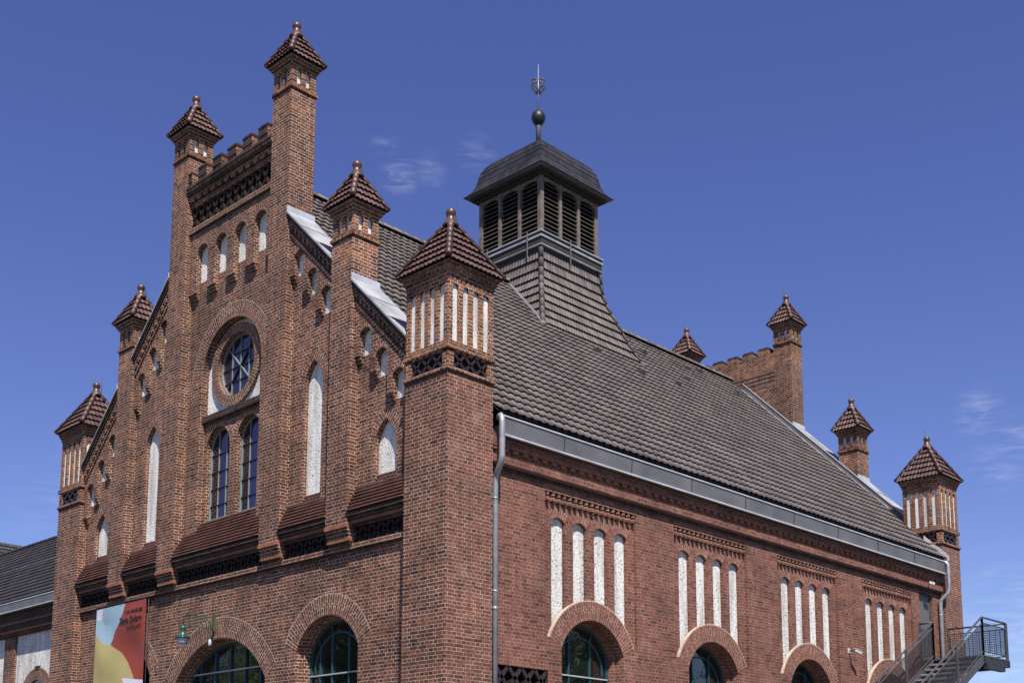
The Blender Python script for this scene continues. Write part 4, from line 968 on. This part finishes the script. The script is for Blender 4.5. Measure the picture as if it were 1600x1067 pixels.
mb.box((XC-1.58, YC-1.58, 20.31), (XC+1.58, YC+1.58, 20.385), WOOD_D); mb.box((XC-1.45, YC-1.45, 20.24), (XC+1.45, YC+1.45, 20.315), WOOD_D)
sub(mb, 'slate_helm', lan)
mb = MB(); mb.lathe((XC, YC, 22.3), [(0.085, 0), (0.085, 0.62), (0.10, 0.66), (0.10, 0.72), (0.07, 0.74)], ZINC_D); sub(mb, 'mast', lan)
mb = MB(); mb.lathe((XC, YC, 23.28), [(0.06, -0.30), (0.10, -0.27), (0.17, -0.19), (0.225, -0.07), (0.235, 0.0), (0.225, 0.08), (0.17, 0.19), (0.10, 0.25), (0.06, 0.28), (0.06, 0.31), (0.0, 0.32)], IRON, 20); sub(mb, 'ball', lan)
mb = MB(); mb.tube([(XC, YC, 23.5), (XC, YC, 25.2)], [0.016, 0.009], PIPE, 6)
ax = Vector((rt.x, rt.y, 0)).normalized()
ax = Vector((0.72, 0.69, 0)).normalized()
def OP(u, v): return Vector((XC, YC, 24.42)) + ax*u + Vector((0, 0, v))
orn = MB()
for s in (1, -1):
    orn.tube([OP(s*(0.115+0.085*cos(t)), 0.20+0.075*sin(t)) for t in [2*pi*k/14 for k in range(15)]], 0.027, IRON, 6)
    orn.tube([OP(s*x, z) for x, z in ((0.0, 0.27), (0.10, 0.15), (0.19, 0.08), (0.215, -0.02), (0.17, -0.12), (0.09, -0.19), (0.03, -0.27))], 0.027, IRON, 6)
    orn.tube([OP(s*x, z) for x, z in ((0.19, 0.13), (0.10, 0.02), (0.0, -0.14), (-0.06, -0.24))], 0.027, IRON, 6)
    orn.tube([OP(s*(0.165+0.045*cos(t)), -0.04+0.055*sin(t)) for t in [2*pi*k/10 for k in range(11)]], 0.014, IRON, 6)
    orn.tube([OP(s*(0.085+0.035*cos(t)), -0.25+0.035*sin(t)) for t in [2*pi*k/10 for k in range(11)]], 0.016, IRON, 6)
sub(orn, 'wrought_iron_ornament', lan); sub(mb, 'lightning_rod', lan)

# ------------------------------------------------------------------ steel stair on the flank
st = thing('steel_stair', 'grey steel outside stair with mesh railings rising to a landing by the rear turret', 'stair', (1.05, 21.3, GZ))
st_inv = Matrix.Translation(-Vector(st.location))
def sp(mb, name): o = _build(mb, name); o.parent = st; o.matrix_parent_inverse = st_inv; return o
XI, XO, ZP, YS, YF = 0.30, 1.80, 5.30, 20.50, 22.22
GR = (6.46-4.06)/(20.5-16.25)     # pitch of the flight
zl = lambda y: ZP-GR*(YS-y)
YB = YS-(ZP-GZ)/GR
mb = MB(); mb.box((-0.15, YS-0.05, ZP-0.045), (XO+0.10, YF+0.10, ZP), STEEL)
for k in range(9): mb.box((-0.12, YS+0.19*k, ZP-0.10), (XO+0.05, YS+0.19*k+0.03, ZP-0.045), STEEL_D)
sp(mb, 'landing')
mb = MB()
for x in (XI-0.02, XO+0.06): mb.bar((x, YB, GZ+0.02), (x, YS, ZP-0.12), 0.03, 0.24, STEEL)
mb.box((-0.15, YF+0.02, ZP-0.24), (XO+0.12, YF+0.08, ZP-0.045), STEEL_D); mb.box((XO+0.03, YS-0.02, ZP-0.24), (XO+0.09, YF+0.10, ZP-0.045), STEEL_D)
mb.bar((XO+0.06, YS+0.1, ZP-0.33), (XO+0.06, YF-0.35, ZP-0.33), 0.16, 0.16, STEEL_D); mb.bar((0, YS+0.9, ZP-0.30), (XO+0.06, YS+0.9, ZP-0.30), 0.14, 0.16, STEEL_D)
sp(mb, 'stringer')
n = int((ZP-GZ)/0.185)
for k in range(n):
    z = ZP-0.185*(k+1); y = YS-0.185*(k+1)/GR
    if z < GZ+0.1: break
    mb = MB(); mb.box((XI, y-0.02, z-0.035), (XO+0.04, y+0.30, z), STEEL); mb.box((XI, y-0.022, z-0.05), (XO+0.04, y+0.006, z+0.002), PIPE); sp(mb, 'tread')
mesh_ = MB()
def mesh_panel(P, Qv, dz0, dz1, step=0.065):
    P, Qv = Vector(P), Vector(Qv); L = (Qv-P).length; m_ = max(2, int(L/step)); mesh = MB()
    for i in range(m_+1):
        b = P.lerp(Qv, i/m_); mesh.bar(b+Vector((0,0,dz0)), b+Vector((0,0,dz1)), 0.010, 0.010, STEEL_D, (1,0,0))
    k = int((dz1-dz0)/step)
    for j in range(k+1):
        z = dz0+(dz1-dz0)*j/k; mesh.bar(P+Vector((0,0,z)), Qv+Vector((0,0,z)), 0.010, 0.010, STEEL_D)
    sp(mesh, 'mesh_panel')
def rail(P, Qv, posts, drop=0.0):
    P, Qv = Vector(P), Vector(Qv); up_ = Vector((0,0,1))
    mb = MB(); mb.tube([P+up_*1.16, Qv+up_*1.16], 0.031, STEEL, 8); sp(mb, 'handrail')
    mb = MB(); mb.bar(P+up_*0.98, Qv+up_*0.98, 0.03, 0.035, STEEL); mb.bar(P+up_*0.12, Qv+up_*0.12, 0.03, 0.035, STEEL); sp(mb, 'rail_bar')
    for i in range(posts):
        b = P.lerp(Qv, i/(posts-1)); mb = MB(); mb.bar(b+up_*-0.18, b+up_*1.16, 0.075, 0.05, STEEL, (1,0,0)); sp(mb, 'rail_post')
    mesh_panel(P, Qv, 0.13, 0.97)
rail((XO+0.06, YS, ZP), (XO+0.06, YF, ZP), 2); rail((XO+0.06, YF+0.06, ZP), (0.02, YF+0.06-0.13, ZP), 2); rail((XI-0.02, YS, ZP), (-0.15, YS, ZP), 2)
rail((XO+0.06, YB+0.6, zl(YB+0.6)), (XO+0.06, YS, ZP), 7); rail((XI-0.02, YB+0.6, zl(YB+0.6)), (XI-0.02, YS, ZP), 7)

# ------------------------------------------------------------------ banner
X0, X1, ZT, ZBn, YB_ = -14.31, -11.64, 6.045, 2.2, 0.14
def cloth_y(x, z):
    u = (x-X0)/(X1-X0); v = (ZT-z)/(ZT-ZBn)
    e = min(1, 6*u, 6*(1-u), 8*v)
    return YB_ - 0.03 + 0.02*sin(5.5*(u*0.8+v*2.2))*e + 0.045*sin(9*(v-0.45*u)+1.1)*e*math.exp(-((v-0.28)/0.2)**2)
BM = []
def flat(name, col, rough=0.55):
    m = simple(name, col, rough, 0, 0.05, 2.0); return m
B_BLUE = flat('banner_light_blue', (0.29, 0.42, 0.50)); B_RED = flat('banner_brick_red', (0.26, 0.042, 0.022)); B_YEL = flat('banner_ochre', (0.40, 0.33, 0.13)); B_WHT = flat('banner_white', (0.60, 0.57, 0.64)); B_BLK = flat('banner_black_print', (0.012, 0.010, 0.010)); B_DK = flat('banner_dark_red_print', (0.11, 0.02, 0.014))
ban = thing('banner', 'tall hanging museum banner in blue, red and ochre on the brick front', 'banner', (X0, YB_, ZBn))
ban_inv = Matrix.Translation(-Vector(ban.location))
def regcol(x, z):
    if x < -13.99 and z > 5.735 and x > -14.28 and z < 6.03: return B_WHT
    red = [(-12.736, 6.06), (-13.0, 5.55), (-13.23, 5.38), (-13.47, 4.99), (-12.87, 4.72), (-12.55, 4.45), (-12.12, 4.02), (-12.45, 3.4), (-11.5, 3.2), (-11.5, 6.06)]
    def inside(P):
        c = False
        for i in range(len(P)):
            (xa, za), (xb, zb) = P[i], P[i-1]
            if (za > z) != (zb > z) and x < (xb-xa)*(z-za)/(zb-za)+xa: c = not c
        return c
    if z < 4.02-0.12*(x+12.6) and x > -12.72+0.6*(4.0-z): return B_WHT
    if inside(red): return B_RED
    yb = [(-14.4, 5.36), (-14.26, 5.30), (-13.9, 5.06), (-13.47, 4.99), (-12.87, 4.72), (-12.55, 4.45), (-12.12, 4.02), (-12.6, 1.5), (-14.4, 1.5)]
    return B_YEL if inside(yb) else B_BLUE
mb = MB(); nx_, nz_ = 134, 190
for i in range(nx_):
    for j in range(nz_):
        xa, xb = X0+(X1-X0)*i/nx_, X0+(X1-X0)*(i+1)/nx_; za, zb = ZT-(ZT-ZBn)*j/nz_, ZT-(ZT-ZBn)*(j+1)/nz_
        mb.face([(xa, cloth_y(xa, za), za), (xb, cloth_y(xb, za), za), (xb, cloth_y(xb, zb), zb), (xa, cloth_y(xa, zb), zb)], regcol((xa+xb)/2, (za+zb)/2), smooth=True)
o = _build(mb, 'banner_cloth'); o.parent = ban; o.matrix_parent_inverse = ban_inv
mb = MB(); mb.tube([(X0-0.05, YB_-0.01, ZT+0.05), (X1+0.06, YB_-0.01, ZT+0.05)], 0.022, STEEL_D, 8)
for x in (X0-0.03, X1+0.03): mb.tube([(x, YB_+0.02, ZT+0.05), (x, YB_+0.02, ZBn)], 0.012, STEEL_D, 6)
for k in range(7): x = X0+0.1+(X1-X0-0.2)*k/6; mb.bar((x, YB_-0.03, ZT+0.05), (x, YB_-0.03, ZT-0.02), 0.02, 0.01, IRON)
o = _build(mb, 'banner_frame'); o.parent = ban; o.matrix_parent_inverse = ban_inv
def text(body, x, z, size, mt, bold=0.0, sx=1.0):
    cu = bpy.data.curves.new('lettering', 'FONT'); cu.body = body; cu.size = size; cu.extrude = 0.002; cu.align_x = 'RIGHT'; cu.offset = bold
    t = bpy.data.objects.new('lettering', cu); COL.objects.link(t)
    dg = bpy.context.evaluated_depsgraph_get(); me = bpy.data.meshes.new_from_object(t.evaluated_get(dg)); bpy.data.objects.remove(t)
    for v in me.vertices:
        px, pz = x+v.co.x*sx, z+v.co.y; v.co = (px, cloth_y(px, pz)-0.014+v.co.z, pz)
    me.materials.clear(); me.materials.append(mt)
    o = bpy.data.objects.new('lettering', me); COL.objects.link(o); o.parent = ban; o.matrix_parent_inverse = ban_inv
text('LWL-MUSEUM', -11.80, 5.745, 0.145, B_BLK, 0.002, 0.98)
text('Zeche Zollern', -11.80, 5.50, 0.245, B_BLK, 0.004, 0.84)
text('DORTMUND', -11.82, 5.325, 0.145, B_DK, 0.002, 0.90)

# ------------------------------------------------------------------ wall lamp
lp = thing('wall_lamp', 'old green bracket lamp with glass shade over the central arch', 'lamp', (-8.56, 0.24, 4.9)); lp_inv = Matrix.Translation(-Vector(lp.location))
def lpp(mb, name): o = _build(mb, name); o.parent = lp; o.matrix_parent_inverse = lp_inv
X = -8.56; mb = MB()
mb.box((X-0.05, 0.205, 4.86), (X+0.05, 0.243, 5.28), LAMP_Y); lpp(mb, 'wall_plate')
mb = MB(); ye = -0.62
mb.bar((X, 0.21, 5.20), (X, ye+0.12, 5.20), 0.022, 0.022, LAMP_G); mb.bar((X, 0.21, 4.92), (X, ye, 4.92), 0.03, 0.022, LAMP_G)
mb.tube([(X, ye+0.12, 5.20), (X, ye+0.03, 5.18), (X, ye, 5.12), (X, ye, 4.92)], 0.012, LAMP_G, 6)
mb.tube([(X, -0.08+0.07*cos(t), 5.06+0.07*sin(t)) for t in [2*pi*k/12 for k in range(13)]], 0.010, LAMP_G, 6)
mb.bar((X, 0.21, 4.93), (X, -0.02, 5.19), 0.014, 0.014, LAMP_G); mb.bar((X, ye+0.03, 4.93), (X, -0.14, 5.19), 0.014, 0.014, LAMP_G); lpp(mb, 'bracket')
mb = MB(); mb.lathe((X, ye, 4.62), [(0.10, 0.03), (0.115, 0.06), (0.08, 0.09), (0.068, 0.13), (0.068, 0.21), (0.082, 0.23), (0.06, 0.27), (0.03, 0.31)], LAMP_G); mb.lathe((X, ye, 4.62), [(0.20, 0.0), (0.19, 0.015), (0.11, 0.05)], LAMP_G, 18); lpp(mb, 'lamp_body')
mb = MB(); mb.lathe((X, ye, 4.46), [(0.09, 0.0), (0.135, 0.03), (0.15, 0.16)], LAMP_GL, 18); lpp(mb, 'lamp_shade')
mb = MB(); mb.bar((X+0.0, 0.21, 4.90), (X+0.0, 0.17, 4.66), 0.02, 0.02, IRON); mb.lathe((X, 0.13, 4.56), [(0.0, -0.08), (0.035, -0.06), (0.045, -0.02), (0.04, 0.05), (0.02, 0.10)], LAMP_GL, 12); lpp(mb, 'bulb')

# ------------------------------------------------------------------ camera and floodlight on the flank
cc = thing('surveillance_camera', 'small white surveillance camera on the brick flank left of the stair', 'camera', (-0.17, 16.1, 5.1)); ci = Matrix.Translation(-Vector(cc.location))
mb = MB(); mb.bar((-0.17, 16.02, 5.17), (0.06, 16.02, 5.15), 0.03, 0.03, STEEL_D); mb.box((-0.175, 15.96, 5.10), (-0.15, 16.08, 5.24), WHITE_P)
o = _build(mb, 'bracket'); o.parent = cc; o.matrix_parent_inverse = ci
mb = MB(); mb.bar((0.05, 15.97, 5.17), (0.13, 16.19, 5.09), 0.065, 0.065, WHITE_P); mb.bar((0.045, 15.95, 5.212), (0.14, 16.21, 5.118), 0.085, 0.012, WHITE_P); o = _build(mb, 'housing'); o.parent = cc; o.matrix_parent_inverse = ci
fl = thing('floodlight', 'small white twin floodlight on the cornice above the steel door', 'light', (0.0, 21.0, 7.78)); fi = Matrix.Translation(-Vector(fl.location))
mb = MB(); mb.bar((-0.0, 21.0, 7.80), (0.10, 21.0, 7.82), 0.08, 0.05, STEEL); o = _build(mb, 'bracket'); o.parent = fl; o.matrix_parent_inverse = fi
for yy in (20.91, 21.09):
    mb = MB(); mb.bar((0.07, yy, 7.84), (0.13, yy+0.03, 7.785), 0.10, 0.075, WHITE_P); o = _build(mb, 'lamp_head'); o.parent = fl; o.matrix_parent_inverse = fi

# ------------------------------------------------------------------ lower wing on the left
YA = 4.2
wg = thing('brick_wing', 'lower brick wing with white wall panels and dark tiled roof left of the hall', 'building', (-30, YA, GZ)); wi = Matrix.Translation(-Vector(wg.location))
def wp(mb, name, parent=None):
    o = _build(mb, name); o.parent = parent or wg
    if not parent: o.matrix_parent_inverse = wi
    else: o.matrix_parent_inverse = Matrix.Identity(4)
    return o
XA, XB = -46.0, XL+0.2
mb = MB(); AW = lambda a, b, d: (a, YA+0.45+d, b)
bays = [(-29.55-4.1*i) for i in range(-3, 4)]
holes = [[(x, 1.5), (x+3.15, 1.5), (x+3.15, 7.33), (x, 7.33)] for x in bays if x+3.15 < XB and x > XA]
mb.plate(AW, [(XA, GZ), (XB, GZ), (XB, 8.3), (XA, 8.3)], holes, 0, 0.10, BR_FRONT, edge=False)
for z0, z1, d, mt in ((7.34, 7.40, -0.05, BR_DARK), (7.48, 7.55, -0.14, SILL_O), (7.55, 7.78, -0.16, BR_DARK), (7.78, 7.86, -0.20, SILL), (7.86, 8.2, -0.24, BR_DARK)):
    q = [(XA, z0), (XB, z0), (XB, z1), (XA, z1)]; mb.hexa([AW(a, b, d) for a, b in q], [AW(a, b, 0.2) for a, b in q], mt)
for h in holes:
    c = (h[0][0]+h[1][0])/2+0.35
    ring(mb, AW, c, 4.55, 0.95, 1.40, 0.15, pi-0.15, 0.02, BR_ARCH, 20, 0.12)
    q = [(c-0.13, 5.86), (c+0.13, 5.86), (c+0.16, 6.02), (c-0.16, 6.02)]; mb.hexa([AW(a, b, 0.01) for a, b in q], [AW(a, b, 0.12) for a, b in q], BR_DARK)
wp(mb, 'wall')
for h in holes:
    mb = MB(); mb.poly(AW, [[(h[0][0]-0.02, 1.4), (h[1][0]+0.02, 1.4), (h[1][0]+0.02, 7.4), (h[0][0]-0.02, 7.4)]], 0.09, PLASTER); wp(mb, 'plaster_panel')
    c = (h[0][0]+h[1][0])/2+0.35; mb = MB(); mb.poly(AW, [opening(c, 0.95, 2.0, round_arch(c, 4.55, 0.95))], 0.08, GLASS_L); wp(mb, 'window')
mb = MB(); sec = [(0.3, 8.2), (-0.02, 8.2), (-0.03, 8.54), (0.05, 8.56), (0.06, 8.4), (0.3, 8.4)]
mb.hexa([(XA, YA+d, z) for d, z in sec], [(XB, YA+d, z) for d, z in sec], ZINC_D)
for z in (8.20, 8.545): mb.bar((XA, YA-0.03, z), (XB, YA-0.03, z), 0.03, 0.03, ZINC)
wp(mb, 'gutter')
mb = MB(); pantile_slope(mb, YA+0.08, 8.62, 8.6, 12.76, XA, XB, 18, 0.21, ROOF_D, amp=0.018, lift=0.035, seg=4, axis='y', seed=9)
mb.face([(XA, 8.6, 12.76), (XB, 8.6, 12.76), (XB, 13.2, 8.4), (XA, 13.2, 8.4)], ROOF_D, [(0.5, 0.5)]*4); rf = wp(mb, 'roof')
mb = MB()
for k in range(70): hip_tiles(mb, (XA+0.42*k, 8.6, 12.74), (XA+0.42*k+0.44, 8.6, 12.74), 0.11, 1, ROOF_D, seed=k)
o = _build(mb, 'ridge_tiles'); o.parent = rf
mb = MB(); mb.bar((XA, 6.35, 10.82), (XB, 6.35, 10.82), 0.012, 0.012, ZINC_L); wp(mb, 'lightning_wire')
# cross roof further left
cw = thing('tiled_cross_wing', 'dark tiled cross roof rising behind the far left of the lower wing', 'building', (-47, 20, GZ)); cwi = Matrix.Translation(-Vector(cw.location))
XR = -46.0
def ray_x(u, v, x):
    d = fw + rt*((u-798.55)/1944.15) - up*((v-986.24)/1944.15); t = (x-CAMP.x)/d.x; return CAMP+d*t
ZR = ray_x(0, 847, XR).z
mb = MB(); mb.face([(XR, 5, ZR), (XR, 60, ZR), (XR+6, 60, ZR-5.6), (XR+6, 5, ZR-5.6)], ROOF_D, [(0.5, 0.5)]*4); mb.v = mb.v[:0]; mb.f = []; mb.uv = []; mb.mi = []; mb.sm = []
pantile_slope(mb, XR+6, ZR-5.6, XR, ZR, 9.0, 50, 24, 0.21, ROOF_D, amp=0.018, lift=0.035, seg=3, seed=5)
mb.face([(XR, 9, ZR), (XR, 50, ZR), (XR-6, 50, ZR-5.6), (XR-6, 9, ZR-5.6)], ROOF_D, [(0.5, 0.5)]*4)
o = _build(mb, 'roof'); o.parent = cw; o.matrix_parent_inverse = cwi
mb = MB()
mb.box((XR-5.6, 9.3, GZ), (XR+5.6, 49.7, ZR-5.4), BR_FRONT)
mb.face([(XR-5.6, 9.3, ZR-5.4), (XR+5.6, 9.3, ZR-5.4), (XR, 9.3, ZR-0.15)], BR_FRONT); o = _build(mb, 'wall'); o.parent = cw; o.matrix_parent_inverse = cwi

# ------------------------------------------------------------------ ground
mb = MB(); mb.face([(-1500, -1500, GZ-0.006), (1500, -1500, GZ-0.006), (1500, 1500, GZ-0.006), (-1500, 1500, GZ-0.006)], MOSS); structure(_build(mb, 'ground'))
mb = MB(); mb.face([(-60, -30, GZ), (30, -30, GZ), (30, 60, GZ), (-60, 60, GZ)], PAVE); structure(_build(mb, 'pavement'))

# ------------------------------------------------------------------ trees opposite, mirrored in the lower windows
LEAF = simple('leaf_green', (0.055, 0.085, 0.022), 0.7, 0, 0.5, 1.5); BARK = simple('bark', (0.09, 0.07, 0.055), 0.9, 0, 0.3, 6)
def make_tree(seed):
    rnd = random.Random(seed)
    t = thing('broadleaf_tree', 'leafy green broadleaf tree standing opposite the hall', 'tree', (0, 0, GZ), 'broadleaf trees opposite the hall')
    tr = MB(); tr.tube([(0, 0, 0), (0.1, 0, 2.5), (0, 0.15, 5.0), (0.1, 0, 9.5)], [0.32, 0.26, 0.2, 0.06], BARK, 9)
    tips = []
    for k in range(11):
        a, z = rnd.uniform(0, 6.28), rnd.uniform(3.2, 8.0); r = rnd.uniform(1.8, 3.2)
        p = Vector((r*cos(a), r*sin(a), z+rnd.uniform(0.8, 2.2))); tr.tube([(0, 0.1, z), p*0.5+Vector((0, 0, z*0.5+0.1)), p], [0.11, 0.07, 0.03], BARK, 6); tips.append(p)
    o = _build(tr, 'trunk'); o.parent = t
    cr_ = MB(); tips += [Vector((0, 0, 10.5)), Vector((0.5, 0.3, 9.0)), Vector((-0.6, -0.4, 8.0))]
    for p in tips:
        R0 = rnd.uniform(1.2, 1.9)
        for k in range(150):
            d = Vector((rnd.gauss(0, 1), rnd.gauss(0, 1), rnd.gauss(0, 0.8))).normalized()*R0*rnd.uniform(0.4, 1.05); c = p+d
            a = Vector((rnd.gauss(0, 1), rnd.gauss(0, 1), rnd.gauss(0, 1))).normalized(); b = a.orthogonal().normalized(); l = rnd.uniform(0.14, 0.26)
            cr_.face([c-a*l, c+b*l*0.6, c+a*l, c-b*l*0.6], LEAF)
    o = _build(cr_, 'crown'); o.parent = t
    return t
trees = [make_tree(1), make_tree(2)]
spots = [(-21, -13, 0.95, 0), (-27, -17.5, 1.1, 1), (-34, -15, 1.0, 0), (-39, -22, 1.15, 1), (-14.5, -16.5, 0.85, 1), (15, 21, 0.95, 0), (18, 28, 1.05, 1), (14, 35.5, 1.0, 0), (19, 44, 1.15, 1), (25, 37, 1.2, 0)]
seen = set()
for i, (x, y, sc_, k) in enumerate(spots):
    if k in seen:
        src = trees[k]; t = src.copy(); COL.objects.link(t)
        for ch in list(src.children): c = ch.copy(); COL.objects.link(c); c.parent = t
    else: t = trees[k]; seen.add(k)
    t.location = (x, y, GZ); t.scale = (sc_,)*3; t.rotation_euler = (0, 0, i*1.3)
